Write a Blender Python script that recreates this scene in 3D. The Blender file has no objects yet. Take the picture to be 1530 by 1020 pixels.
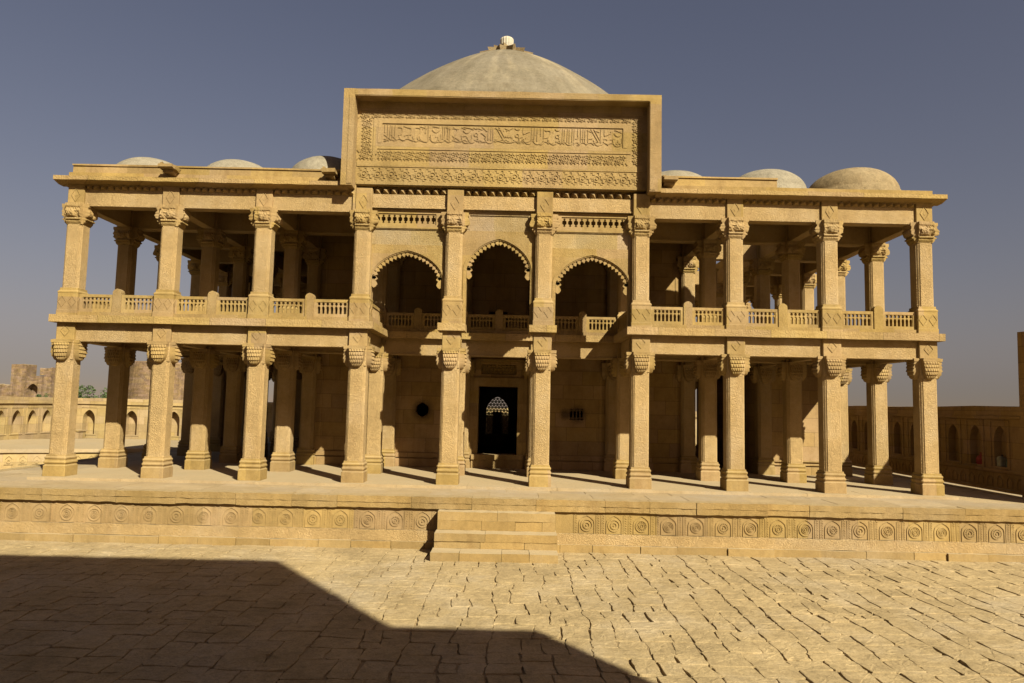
import bpy, math, random
from math import sin, cos, pi, sqrt, radians
random.seed(7)
scene = bpy.context.scene
COL = scene.collection
rnd = random.uniform

# ------------------------------------------------------------------ materials
def nmat(name):
    m = bpy.data.materials.new(name); m.use_nodes = True
    nt = m.node_tree; nt.nodes.clear()
    return m, nt
def node(nt, t, **kw):
    n = nt.nodes.new(t)
    for k, v in kw.items():
        if k in n.inputs: n.inputs[k].default_value = v
        else: setattr(n, k, v)
    return n
def lk(nt, a, b): nt.links.new(a, b)
def mth(nt, op, a, b=None, c=None):
    n = nt.nodes.new('ShaderNodeMath'); n.operation = op
    for i, v in enumerate((a, b, c)):
        if v is None: continue
        if isinstance(v, (int, float)): n.inputs[i].default_value = v
        else: lk(nt, v, n.inputs[i])
    return n.outputs[0]
def ramp(nt, fac, stops):
    r = nt.nodes.new('ShaderNodeValToRGB')
    while len(r.color_ramp.elements) > 1: r.color_ramp.elements.remove(r.color_ramp.elements[-1])
    r.color_ramp.elements[0].position = stops[0][0]; r.color_ramp.elements[0].color = tuple(stops[0][1]) + (1,)
    for p, c in stops[1:]:
        e = r.color_ramp.elements.new(p); e.color = tuple(c) + (1,)
    lk(nt, fac, r.inputs[0]); return r.outputs[0]
def mixc(nt, mode, fac, a, b):
    n = nt.nodes.new('ShaderNodeMix'); n.data_type = 'RGBA'; n.blend_type = mode
    for sock, v in ((0, fac), (6, a), (7, b)):
        if isinstance(v, (int, float)): n.inputs[sock].default_value = v
        elif isinstance(v, tuple): n.inputs[sock].default_value = v + (1,)
        else: lk(nt, v, n.inputs[sock])
    return n.outputs[2]
def grey(v): return (v, v, v)

def stone(name, col, mottle=.16, block=0, bw=.85, bh=.34, joint=0, carve=None, cscale=15, cdist=.02, fine=.006,
          stain=0, grain=.10, attr=False, patina=.25, soot=None, dust=.55, mid=.10, rays=None):
    col = (col[0], col[1] * .962, col[2] * .905)
    m, nt = nmat(name)
    out = node(nt, 'ShaderNodeOutputMaterial'); b = node(nt, 'ShaderNodeBsdfPrincipled', Roughness=.93)
    b.inputs['Specular IOR Level'].default_value = .15
    lk(nt, b.outputs[0], out.inputs[0])
    pos = node(nt, 'ShaderNodeNewGeometry').outputs['Position']
    sep = node(nt, 'ShaderNodeSeparateXYZ'); lk(nt, pos, sep.inputs[0])
    X, Y, Z = sep.outputs
    n1 = node(nt, 'ShaderNodeTexNoise', Scale=1.1, Detail=6.0, Roughness=.62); lk(nt, pos, n1.inputs['Vector'])
    lo = tuple(c * (1 - mottle) for c in col); hi = tuple(min(1, c * (1 + mottle)) for c in col)
    c = ramp(nt, n1.outputs[0], [(.32, lo), (.68, hi)])
    # greyer weathered patches
    n2 = node(nt, 'ShaderNodeTexNoise', Scale=.55, Detail=8.0, Roughness=.7); lk(nt, pos, n2.inputs['Vector'])
    g = sum(col) / 3
    gcol = (g * 1.08 * .8 + col[0] * .2, g * .95 * .75 + col[1] * .25, g * .8 * .7 + col[2] * .3)
    pf = ramp(nt, n2.outputs[0], [(.48, grey(0)), (.66, grey(patina))])
    c = mixc(nt, 'MIX', pf, c, gcol)
    heights = []
    if block:
        row = mth(nt, 'FLOOR', mth(nt, 'MULTIPLY', Z, 1 / bh))
        xy = mth(nt, 'ADD', X, Y)
        u = mth(nt, 'ADD', mth(nt, 'MULTIPLY', xy, 1 / bw), mth(nt, 'MULTIPLY', row, .377))
        cell = mth(nt, 'FLOOR', u)
        cv = node(nt, 'ShaderNodeCombineXYZ'); lk(nt, cell, cv.inputs[0]); lk(nt, row, cv.inputs[1])
        wn = node(nt, 'ShaderNodeTexWhiteNoise', noise_dimensions='3D'); lk(nt, cv.outputs[0], wn.inputs['Vector'])
        v = mth(nt, 'MULTIPLY_ADD', wn.outputs['Value'], 2 * block, 1 - block)
        cc = node(nt, 'ShaderNodeCombineXYZ')
        sp = node(nt, 'ShaderNodeSeparateXYZ'); lk(nt, wn.outputs['Color'], sp.inputs[0])
        lk(nt, v, cc.inputs[0]); lk(nt, v, cc.inputs[1])
        lk(nt, mth(nt, 'MULTIPLY', v, mth(nt, 'MULTIPLY_ADD', sp.outputs[1], .35, .82)), cc.inputs[2])
        c = mixc(nt, 'MULTIPLY', 1.0, c, cc.outputs[0])
        if joint:
            fu = mth(nt, 'FRACT', u); fz = mth(nt, 'FRACT', mth(nt, 'MULTIPLY', Z, 1 / bh))
            du = mth(nt, 'MULTIPLY', mth(nt, 'MINIMUM', fu, mth(nt, 'SUBTRACT', 1, fu)), bw)
            dz = mth(nt, 'MULTIPLY', mth(nt, 'MINIMUM', fz, mth(nt, 'SUBTRACT', 1, fz)), bh)
            d = mth(nt, 'MINIMUM', du, dz)
            jf = node(nt, 'ShaderNodeMapRange'); jf.inputs[1].default_value = 0; jf.inputs[2].default_value = .014
            jf.inputs[3].default_value = 1 - joint; jf.inputs[4].default_value = 1
            lk(nt, d, jf.inputs[0])
            cj = node(nt, 'ShaderNodeCombineXYZ')
            for i in range(3): lk(nt, jf.outputs[0], cj.inputs[i])
            c = mixc(nt, 'MULTIPLY', 1.0, c, cj.outputs[0])
    n3 = node(nt, 'ShaderNodeTexNoise', Scale=38.0, Detail=4.0, Roughness=.7); lk(nt, pos, n3.inputs['Vector'])
    gr = ramp(nt, n3.outputs[0], [(.3, grey(1 - grain)), (.7, grey(1 + grain))])
    c = mixc(nt, 'MULTIPLY', 1.0, c, gr)
    n6 = node(nt, 'ShaderNodeTexNoise', Scale=8.5, Detail=5.0, Roughness=.7); lk(nt, pos, n6.inputs['Vector'])
    c = mixc(nt, 'MULTIPLY', 1.0, c, ramp(nt, n6.outputs[0], [(.30, grey(1 - mid)), (.5, grey(1.0)), (.72, grey(1 + mid * .8))]))
    if stain:
        mp = node(nt, 'ShaderNodeMapping'); mp.inputs['Scale'].default_value = (2.2, 2.2, .35); lk(nt, pos, mp.inputs[0])
        n4 = node(nt, 'ShaderNodeTexNoise', Scale=1.3, Detail=7.0, Roughness=.68); lk(nt, mp.outputs[0], n4.inputs['Vector'])
        sf = ramp(nt, n4.outputs[0], [(.5, grey(0)), (.74, grey(stain))])
        c = mixc(nt, 'MULTIPLY', sf, c, (.50, .40, .32))
    if rays:                                                   # rain-washed bands running down from the crown
        sx = mth(nt, 'SUBTRACT', X, rays[0]); sy = mth(nt, 'SUBTRACT', Y, rays[1])
        ang = mth(nt, 'ARCTAN2', sy, sx)
        cv2 = node(nt, 'ShaderNodeCombineXYZ'); lk(nt, mth(nt, 'MULTIPLY', ang, 3.2), cv2.inputs[0]); lk(nt, mth(nt, 'MULTIPLY', Z, .16), cv2.inputs[1])
        n7 = node(nt, 'ShaderNodeTexNoise', Scale=1.25, Detail=6.0, Roughness=.6); lk(nt, cv2.outputs[0], n7.inputs['Vector'])
        c = mixc(nt, 'MULTIPLY', 1.0, c, ramp(nt, n7.outputs[0], [(.34, (.78, .77, .74)), (.5, (.98, .98, .98)), (.62, (1.42, 1.40, 1.34))]))
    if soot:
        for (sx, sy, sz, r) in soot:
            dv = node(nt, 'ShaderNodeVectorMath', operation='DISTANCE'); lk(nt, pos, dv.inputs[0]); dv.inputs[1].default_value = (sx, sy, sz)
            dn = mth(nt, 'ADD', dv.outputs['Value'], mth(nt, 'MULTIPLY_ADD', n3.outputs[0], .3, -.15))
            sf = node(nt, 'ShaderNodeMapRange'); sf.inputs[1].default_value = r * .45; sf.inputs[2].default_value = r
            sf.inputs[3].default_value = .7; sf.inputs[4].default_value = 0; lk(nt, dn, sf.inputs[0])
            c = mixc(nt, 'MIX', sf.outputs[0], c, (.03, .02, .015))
    if attr:
        a = node(nt, 'ShaderNodeAttribute', attribute_name='tone')
        c = mixc(nt, 'MULTIPLY', 1.0, c, a.outputs['Color'])
    if dust:                                                    # pale dust lying on upward faces
        nsp = node(nt, 'ShaderNodeSeparateXYZ'); lk(nt, node(nt, 'ShaderNodeNewGeometry').outputs['Normal'], nsp.inputs[0])
        df = node(nt, 'ShaderNodeMapRange'); df.inputs[1].default_value = .6; df.inputs[2].default_value = .95; df.inputs[3].default_value = 0; df.inputs[4].default_value = dust
        lk(nt, nsp.outputs[2], df.inputs[0])
        c = mixc(nt, 'MIX', df.outputs[0], c, (.33, .252, .142))
    m['tone'] = attr
    lk(nt, c, b.inputs['Base Color'])
    hsum = mth(nt, 'MULTIPLY', n3.outputs[0], fine)
    n5 = node(nt, 'ShaderNodeTexNoise', Scale=7.0, Detail=5.0, Roughness=.6); lk(nt, pos, n5.inputs['Vector'])
    hsum = mth(nt, 'ADD', hsum, mth(nt, 'MULTIPLY', n5.outputs[0], fine * 1.6))
    if carve:
        # fold position so carving runs on x-, y- and z-facing faces alike
        dt = node(nt, 'ShaderNodeTexNoise', Scale=5.0, Detail=2.0); lk(nt, pos, dt.inputs['Vector'])
        v1 = node(nt, 'ShaderNodeTexVoronoi', feature='F1', Scale=cscale, Randomness=.6)
        lk(nt, pos, v1.inputs['Vector'])
        v2 = node(nt, 'ShaderNodeTexVoronoi', feature='DISTANCE_TO_EDGE', Scale=cscale * .9, Randomness=.6)
        lk(nt, pos, v2.inputs['Vector'])
        h1 = mth(nt, 'SINE', mth(nt, 'MULTIPLY', v1.outputs['Distance'], 11.0))
        if carve == 'zigzag':
            w = node(nt, 'ShaderNodeTexWave', wave_type='BANDS', bands_direction='DIAGONAL', Scale=cscale * .33, Distortion=2.5)
            w.inputs['Detail Scale'].default_value = 3.0
            lk(nt, pos, w.inputs['Vector'])
            h1 = mth(nt, 'ADD', mth(nt, 'MULTIPLY', h1, .5), mth(nt, 'MULTIPLY', w.outputs['Fac'], 1.2))
        e = mth(nt, 'MINIMUM', mth(nt, 'MULTIPLY', v2.outputs['Distance'], 6.0), 1.0)
        ch = mth(nt, 'ADD', mth(nt, 'MULTIPLY', h1, .5 * cdist), mth(nt, 'MULTIPLY', e, .6 * cdist))
        hsum = mth(nt, 'ADD', hsum, ch)
    bp = node(nt, 'ShaderNodeBump', Strength=1.0, Distance=1.0); lk(nt, hsum, bp.inputs['Height'])
    lk(nt, bp.outputs[0], b.inputs['Normal'])
    return m

SAND = (.242, .166, .066)
M = {}
M['plain'] = stone('sandstone_plain', SAND, block=.13, bw=1.1, bh=.42, stain=.5, mid=.13)
M['wall'] = stone('sandstone_wall', (.265, .176, .075), block=.12, joint=.45, bw=1.0, bh=.46, stain=.4,
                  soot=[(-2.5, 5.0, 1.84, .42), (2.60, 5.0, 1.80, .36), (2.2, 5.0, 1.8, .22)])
M['carved'] = stone('sandstone_carved', (.345, .241, .109), carve='arabesque', cscale=32, cdist=.0085, stain=.25, patina=.35)
M['carved2'] = stone('sandstone_zigzag', (.330, .230, .104), carve='arabesque', cscale=32, cdist=.0080, stain=.25, patina=.35)
M['fine'] = stone('sandstone_fine_carving', SAND, carve='grid', cscale=26, cdist=.0045, block=.08, bw=.9, bh=2.0, stain=.3)
M['slab'] = stone('sandstone_slab', (.262, .180, .074), block=.10, joint=.4, bw=1.45, bh=3.0, carve='grid', cscale=11, cdist=.0045, stain=.35)
M['panel'] = stone('sandstone_relief', (.268, .186, .078), block=.10, bw=1.05, bh=.52, joint=.15, stain=.2, fine=.004, carve='grid', cscale=34, cdist=.0045)
M['frieze'] = stone('frieze_stone', (.262, .180, .074), block=.13, bw=1.15, bh=40., joint=.3, stain=.3, fine=.006)
M['panelg'] = stone('sandstone_grey_relief', (.262, .190, .094), block=.12, bw=1.1, bh=2.0, carve='grid', cscale=24, cdist=.006, patina=.5)
M['floor'] = stone('floor_slabs', (0.284, 0.214, 0.120), block=0, stain=0, fine=.004, patina=.5, mottle=.12)
M['floort'] = stone('terrace_slabs', (.285, .215, .122), attr=True, fine=.006, patina=.5, mottle=.14, dust=.2, mid=.16)
M['plaster'] = stone('lime_plaster', (.150, .127, .086), mottle=.16, dust=0, rays=(-.11, 11.2), mid=.2, stain=.35, patina=.3, fine=.010, grain=.16)
M['plaster2'] = stone('pale_plaster', (.195, .172, .125), dust=0, mid=.2, mottle=.15, stain=.2, patina=.2, fine=.012, grain=.22)
M['plaster3'] = stone('brown_plaster', (.205, .155, .083), dust=0, mid=.25, mottle=.2, stain=.4, patina=.2, fine=.016, grain=.2)
M['white'] = stone('white_marble', (.34, .315, .25), mottle=.08, patina=.0, fine=.002, grain=.04)
M['ashlar'] = stone('ashlar_block', SAND, mottle=.12, dust=.9, attr=True, stain=.35, carve=None)
M['ashlarc'] = stone('carved_ashlar', SAND, mottle=.12, attr=True, stain=.35, carve='grid', cscale=36, cdist=.0035)
M['paving'] = stone('paving_stone', (.285, .216, .114), mottle=.2, dust=0, attr=True, stain=0, fine=.007, patina=.45, grain=.20, mid=.22)
M['dirt'] = stone('dry_dirt', (.235, .172, .090), mottle=.3, dust=0, fine=.014, patina=.2, grain=.2)
M['sand'] = stone('dry_sand', (0.225, 0.166, 0.096), mottle=.2, fine=.02, patina=.3, grain=.2)
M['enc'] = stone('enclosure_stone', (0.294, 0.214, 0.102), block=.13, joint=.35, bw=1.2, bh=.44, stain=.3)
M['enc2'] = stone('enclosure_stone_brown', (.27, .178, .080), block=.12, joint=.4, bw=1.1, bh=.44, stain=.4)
M['brick'] = stone('old_brick', (.168, .116, .068), mid=.25, block=.22, joint=.35, bw=.55, bh=.22, stain=.5, patina=.4, mottle=.25, fine=.03)
def plainmat(name, col, rough=.6):
    m, nt = nmat(name); out = node(nt, 'ShaderNodeOutputMaterial'); b = node(nt, 'ShaderNodeBsdfPrincipled', Roughness=rough)
    n = node(nt, 'ShaderNodeTexNoise', Scale=12.0, Detail=4.0)
    g = node(nt, 'ShaderNodeNewGeometry'); lk(nt, g.outputs['Position'], n.inputs['Vector'])
    c = ramp(nt, n.outputs[0], [(.3, tuple(x * .8 for x in col)), (.7, tuple(min(1, x * 1.2) for x in col))])
    lk(nt, c, b.inputs['Base Color']); lk(nt, b.outputs[0], out.inputs[0]); return m
M['iron'] = plainmat('dark_iron', (.05, .035, .025))
M['red'] = plainmat('red_cloth', (.22, .02, .012), .8)
M['whitep'] = plainmat('white_plastic', (.20, .19, .13), .5)
M['green'] = plainmat('dark_green_plastic', (.03, .06, .04), .4)
M['leaf'] = plainmat('bush_leaf', (.044, .070, .014), .7)
M['twig'] = plainmat('bush_twig', (.16, .11, .06), .9)

# ------------------------------------------------------------------ mesh builder
class MB:
    def __init__(s): s.v = []; s.f = []; s.tone = []; s.cur = (1, 1, 1, 1)
    def shade(s, lo=.88, hi=1.10):
        t = rnd(lo, hi); w = rnd(-.05, .04); s.cur = (t * (1 + w * .5), t, t * (1 - w * 1.6), 1)
    def add(s, vs, fs):
        o = len(s.v); s.tone += [s.cur] * len(vs); s.v += [tuple(p) for p in vs]; s.f += [tuple(i + o for i in f) for f in fs]
    def box(s, x0, x1, y0, y1, z0, z1):
        s.add([(x0, y0, z0), (x1, y0, z0), (x1, y1, z0), (x0, y1, z0), (x0, y0, z1), (x1, y0, z1), (x1, y1, z1), (x0, y1, z1)],
              [(0, 3, 2, 1), (4, 5, 6, 7), (0, 1, 5, 4), (1, 2, 6, 5), (2, 3, 7, 6), (3, 0, 4, 7)])
    def rbox(s, x0, x1, y0, y1, z0, z1, step=.45, j=.006, axis=None):
        """box whose long edges wander a little, as worn stone does"""
        if axis is None: axis = 0 if (x1 - x0) >= (y1 - y0) else 1
        a0, a1 = (x0, x1) if axis == 0 else (y0, y1)
        n = max(1, int((a1 - a0) / step)); vs = []; fs = []
        for i in range(n + 1):
            a = a0 + (a1 - a0) * i / n
            jj = 0 if i in (0, n) else 1
            if axis == 0: ring = [(y0, z0), (y1, z0), (y1, z1), (y0, z1)]
            else: ring = [(x0, z0), (x1, z0), (x1, z1), (x0, z1)]
            aa = a + jj * rnd(-.3, .3) * step * .5
            for (q, z) in ring:
                q2 = q + rnd(-j, j); z2 = z + rnd(-j, j)
                vs.append((aa, q2, z2) if axis == 0 else (q2, aa, z2))
        for i in range(n):
            for k in range(4):
                k2 = (k + 1) % 4
                f = (i * 4 + k, i * 4 + k2, i * 4 + 4 + k2, i * 4 + 4 + k)
                fs.append(f if axis == 1 else f[::-1])
        fs.append((0, 1, 2, 3)); e = n * 4; fs.append((e + 3, e + 2, e + 1, e))
        s.add(vs, fs)
    def prism(s, poly, a0, a1, T):
        """poly: list of (p,q); T(p,q,a) -> xyz; closed prism from a0 to a1"""
        n = len(poly)
        vs = [T(p, q, a0) for p, q in poly] + [T(p, q, a1) for p, q in poly]
        fs = [tuple(range(n)), tuple(range(2 * n - 1, n - 1, -1))]
        fs += [(i, i + n, (i + 1) % n + n, (i + 1) % n) for i in range(n)]
        s.add(vs, fs)
    def ring(s, outer, inner, a0, a1, T):
        """relief band between two closed outlines of equal count, proud from a0 to a1"""
        n = len(outer)
        vs = [T(p, q, a1) for p, q in outer] + [T(p, q, a1) for p, q in inner] + [T(p, q, a0) for p, q in outer] + [T(p, q, a0) for p, q in inner]
        fs = []
        for i in range(n):
            k = (i + 1) % n
            fs += [(i, k, n + k, n + i), (2 * n + i, 2 * n + k, k, i), (n + i, n + k, 3 * n + k, 3 * n + i)]
        s.add(vs, fs)
    def stroke(s, pts, w, a0, a1, T):
        n = len(pts); L = []; R = []
        for i in range(n):
            p = pts[max(0, i - 1)]; q = pts[min(n - 1, i + 1)]
            dx, dy = q[0] - p[0], q[1] - p[1]; l = sqrt(dx * dx + dy * dy) or 1
            nx, ny = -dy / l * w / 2, dx / l * w / 2
            L.append((pts[i][0] + nx, pts[i][1] + ny)); R.append((pts[i][0] - nx, pts[i][1] - ny))
        vs = [T(p, q, a1) for p, q in L] + [T(p, q, a1) for p, q in R] + [T(p, q, a0) for p, q in L] + [T(p, q, a0) for p, q in R]
        fs = []
        for i in range(n - 1):
            fs += [(i, i + 1, n + i + 1, n + i), (2 * n + i, 2 * n + i + 1, i + 1, i), (n + i, n + i + 1, 3 * n + i + 1, 3 * n + i)]
        fs += [(0, n, 3 * n, 2 * n), (n - 1, 2 * n - 1, 4 * n - 1, 3 * n - 1)]
        s.add(vs, fs)
    def lathe(s, prof, cx, cy, n=48, mod=None, cap=True):
        vs = []; fs = []; m = len(prof)
        for i in range(n):
            a = 2 * pi * i / n
            for r, z in prof:
                rr = r if mod is None else mod(r, z, a)
                vs.append((cx + rr * cos(a), cy + rr * sin(a), z))
        for i in range(n):
            k = (i + 1) % n
            for j in range(m - 1): fs.append((i * m + j, k * m + j, k * m + j + 1, i * m + j + 1))
        if cap: fs.append(tuple(i * m + m - 1 for i in range(n)))
        s.add(vs, fs)
    def build(s, name, mat, parent=None, smooth=False, loc=None, recalc=True):
        me = bpy.data.meshes.new(name); me.from_pydata(s.v, [], s.f)
        if mat.get('tone') and len(s.tone) == len(s.v):
            ca = me.color_attributes.new('tone', 'FLOAT_COLOR', 'POINT'); ca.data.foreach_set('color', [c for t in s.tone for c in t])
        me.validate()
        if recalc:
            import bmesh
            bm = bmesh.new(); bm.from_mesh(me); bmesh.ops.recalc_face_normals(bm, faces=bm.faces); bm.to_mesh(me); bm.free()
        me.materials.append(mat)
        if smooth: me.shade_smooth()
        o = bpy.data.objects.new(name, me); COL.objects.link(o)
        if parent: o.parent = parent
        if loc: o.location = loc
        return o
def tag(o, label, cat, group=None, kind=None):
    if label: o['label'] = label
    if cat: o['category'] = cat
    if group: o['group'] = group
    if kind: o['kind'] = kind
    return o
def empty(name, loc, label, cat, group=None, rz=0):
    o = bpy.data.objects.new(name, None); COL.objects.link(o); o.location = loc; o.rotation_euler.z = rz
    o.empty_display_size = .3
    return tag(o, label, cat, group)
def copy_tree(o, parent, loc, rz=0):
    c = o.copy(); COL.objects.link(c); c.parent = parent; c.location = loc; c.rotation_euler.z = rz
    for ch in o.children:
        d = ch.copy(); COL.objects.link(d); d.parent = c
    return c
FX = lambda y: (lambda p, q, a: (p, y - a, q))          # relief on a wall that faces -y: a = how far proud

# ------------------------------------------------------------------ columns
XS = [-11.21, -8.71, -6.24, -3.61, -1.19, 1.18, 3.74, 6.21, 8.71, 11.21]
S = 2.5
ROOT = empty('mausoleum', (0, 0, 0), 'two storey yellow sandstone mausoleum with open colonnades, a tall carved portal and a grey dome', 'mausoleum')

def plan(h, n=.024, w=.07):
    """square shaft plan whose corners are set back as narrow strips"""
    pts = []
    for k in range(4):
        a = k * pi / 2
        loc = [(h, -(h - w)), (h, h - w), (h - n, h - w + .012), (h - n, h - n - .02), (h - n - .02, h - n), (h - w + .012, h - n)]
        pts += [(x * cos(a) - y * sin(a), x * sin(a) + y * cos(a)) for x, y in loc]
    return pts
def loft(mb, rings):
    """rings: list of (list of xy, z)"""
    n = len(rings[0][0]); vs = []; fs = []
    for p, z in rings: vs += [(x, y, z) for x, y in p]
    for r in range(len(rings) - 1):
        for i in range(n):
            k = (i + 1) % n
            fs.append((r * n + i, r * n + k, (r + 1) * n + k, (r + 1) * n + i))
    fs.append(tuple(range(n - 1, -1, -1))); fs.append(tuple((len(rings) - 1) * n + i for i in range(n)))
    mb.add(vs, fs)
def sq(h, c=.012): return [(h, -h + c), (h, h - c), (h - c, h), (-h + c, h), (-h, h - c), (-h, -h + c), (-h + c, -h), (h - c, -h)]
def rot4(k): 
    c, s_ = [(1, 0), (0, 1), (-1, 0), (0, -1)][k]
    return lambda u, d, z: (u * c - (-d) * s_ * -1 * -1 if False else u * c + d * s_, u * s_ - d * c, z)   # d = outward distance
def hsh(a, b): 
    v = sin(a * 127.1 + b * 311.7) * 43758.5453; return v - math.floor(v)
def bracket_scaled(mb, T, zt, h, hw, start, proj, nu=25, nv=36):
    vs = []; rows = 5
    for j in range(nv + 1):
        v = j / nv
        p = (.84 + .16 * min(v / .45, 1)) if v < .46 else max(0, 1 - ((v - .46) / .54) ** 2) ** .5
        w = hw * (1 - .30 * v) if v < .4 else hw * .88 * max(.015, 1 - ((v - .4) / .605) ** 2) ** .5
        vv = v / .94 * rows; r = int(vv); fr = vv - r
        for i in range(nu + 1):
            u = -1 + 2 * i / nu
            d = start + proj * p * (1 - .16 * u * u)
            if .06 < v < .94:
                cell = abs(sin(pi * (u * 3 + (.5 if r % 2 else 0))))
                d += .044 * (.30 + .70 * cell) * (fr ** .7) - .026
            if abs(u) == 1: d = start - .05
            vs.append(T(u * w, max(d, start - .05), zt - h * v))
    fs = []
    m = nu + 1
    for j in range(nv):
        for i in range(nu): fs.append((j * m + i, j * m + i + 1, (j + 1) * m + i + 1, (j + 1) * m + i))
    fs.append(tuple(range(m)))
    mb.add(vs, fs)
def bracket_worn(mb, T, zt, h, hw, start, proj, seed, nu=16, nv=26):
    vs = []
    for j in range(nv + 1):
        v = j / nv
        if v < .16: p = .95
        elif v < .30: p = .80
        elif v < .62: p = .92 + .25 * sin((v - .3) / .32 * pi)
        elif v < .70: p = .45
        elif v < .80: p = .72
        elif v < .86: p = .40
        else: p = .45 * (1 - (v - .86) / .14)
        for i in range(nu + 1):
            u = -1 + 2 * i / nu
            if v < .2: q = 1
            else: q = 1
            n = (hsh(i + seed * 3.1, j * .5 // 1) - .5)
            d = start + proj * p + (.026 * n if .16 < v < .70 else .008 * n)
            if .28 < v < .64: d -= .05 * max(0, cos(u * 4.4 + seed)) * (1 if v > .42 else .3)
            w = hw * (1 if v < .66 else .96) * (1 + (.05 * n if .2 < v < .7 else 0))
            if abs(u) == 1: d = start - .05
            vs.append(T(u * w, d, zt - h * v))
    fs = []; m = nu + 1
    for j in range(nv):
        for i in range(nu): fs.append((j * m + i, j * m + i + 1, (j + 1) * m + i + 1, (j + 1) * m + i))
    fs.append(tuple(range(m)))
    mb.add(vs, fs)
def lozenge(mb, T3, cz, hw, hh, d0, arch=False):
    def out(s):
        if arch:
            return [(-hw * s, cz - hh * s), (hw * s, cz - hh * s), (hw * s, cz + hh * .35 * s), (hw * .55 * s, cz + hh * .75 * s), (0, cz + hh * 1.05 * s), (-hw * .55 * s, cz + hh * .75 * s), (-hw * s, cz + hh * .35 * s)]
        return [(0, cz - hh * s), (hw * .55 * s, cz - hh * .5 * s), (hw * s, cz), (hw * .55 * s, cz + hh * .5 * s), (0, cz + hh * s), (-hw * .55 * s, cz + hh * .5 * s), (-hw * s, cz), (-hw * .55 * s, cz - hh * .5 * s)]
    T = lambda p, q, a: T3(p, d0 + a, q)
    mb.ring(out(1), out(.86), -.01, .014, T)
    mb.prism(out(.30), -.01, .006, T)

def make_lower_column():
    mb = MB(); P = plan(.228)
    loft(mb, [(P, .50), (P, 2.99)])
    b2 = .226; loft(mb, [(sq(b2), 2.99), (sq(b2), 3.50)])                       # neck behind the brackets
    col = mb.build('column', M['carved'], ROOT)
    mb = MB(); loft(mb, [(sq(.236), 3.50), (sq(.236), 3.95)])                  # impost block
    for k in range(4): lozenge(mb, rot4(k), 3.74, .125, .15, .236, arch=False)
    mb.build('impost_block', M['plain'], col)
    mb = MB()
    loft(mb, [(sq(.285), 0), (sq(.285), .265), (sq(.262), .285), (sq(.262), .31), (sq(.286, .03), .335), (sq(.286, .03), .365), (sq(.262), .39), (sq(.258), .425),
              (sq(.276, .03), .445), (sq(.276, .03), .475), (sq(.246), .50), (sq(.240), .545)])
    mb.build('base', M['plain'], col)
    mb = MB()
    for k in range(4):
        T = rot4(k)
        bracket_scaled(mb, T, 3.44, .50, .218, .226, .175)
        x = .214
        vs = [T(-x, .366, 3.42), T(x, .366, 3.42), T(x, .20, 3.42), T(-x, .20, 3.42), T(-x, .375, 3.50), T(x, .375, 3.50), T(x, .20, 3.50), T(-x, .20, 3.50)]
        mb.add(vs, [(0, 3, 2, 1), (4, 5, 6, 7), (0, 1, 5, 4), (1, 2, 6, 5), (2, 3, 7, 6), (3, 0, 4, 7)])
    mb.build('capital', M['plain'], col)
    return col
def make_upper_column(seed):
    mb = MB(); P = plan(.218)
    loft(mb, [(P, 4.80), (P, 6.56)])
    loft(mb, [(sq(.214), 6.56), (sq(.214), 7.06)])
    col = mb.build('column', M['carved'], ROOT)
    mb = MB(); loft(mb, [(sq(.215), 7.06), (sq(.215), 7.70)])
    for k in range(4): lozenge(mb, rot4(k), 7.34, .12, .19, .215)
    mb.build('impost_block', M['plain'], col)
    mb = MB()
    loft(mb, [(sq(.268), 4.14), (sq(.268), 4.27), (sq(.258), 4.275), (sq(.258), 4.72), (sq(.266), 4.725), (sq(.266), 4.76), (sq(.232), 4.80), (sq(.230), 4.86)])
    for k in range(4):
        T = lambda p, q, a, k=k: rot4(k)(p, .258 + a, q)
        for x0 in (-.13, .13):
            o = lambda s_: [(x0, 4.50 - .16 * s_), (x0 + .11 * s_, 4.50), (x0, 4.50 + .16 * s_), (x0 - .11 * s_, 4.50)]
            mb.ring(o(1), o(.82), -.01, .011, T)
    mb.build('base', M['plain'], col)
    mb = MB()
    for k in range(4):
        T = rot4(k)
        bracket_worn(mb, T, 7.10, .55, .225, .214, .155 if k % 2 else .12, seed + k * 1.7)
    mb.build('capital', M['plain'], col)
    return col
LOW = make_lower_column(); UPS = [make_upper_column(1.3), make_upper_column(4.1), make_upper_column(8.6)]
used = {'l': False, 0: False, 1: False, 2: False}
def put_low(x, y):
    if not used['l']: used['l'] = True; LOW.location = (x, y, 0)
    else: copy_tree(LOW, ROOT, (x, y, 0), 0)
def put_up(x, y, k):
    if not used[k]: used[k] = True; UPS[k].location = (x, y, 0)
    else: copy_tree(UPS[k], ROOT, (x, y, 0), pi / 2 * ((k * 7 + int(abs(x))) % 2) * 2)
cols = []
for r in range(9):
    for i in range(10):
        if r == 2 and 2 < i < 7 and i not in (3, 4, 5, 6): continue
        if r > 2 and 1 < i < 8: continue
        if r >= 7 and i in (1, 8): continue
        cols.append((XS[i], r * S))
for n, (x, y) in enumerate(cols): put_low(x, y); put_up(x, y, (n * 5 + 1) % 3)

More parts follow.
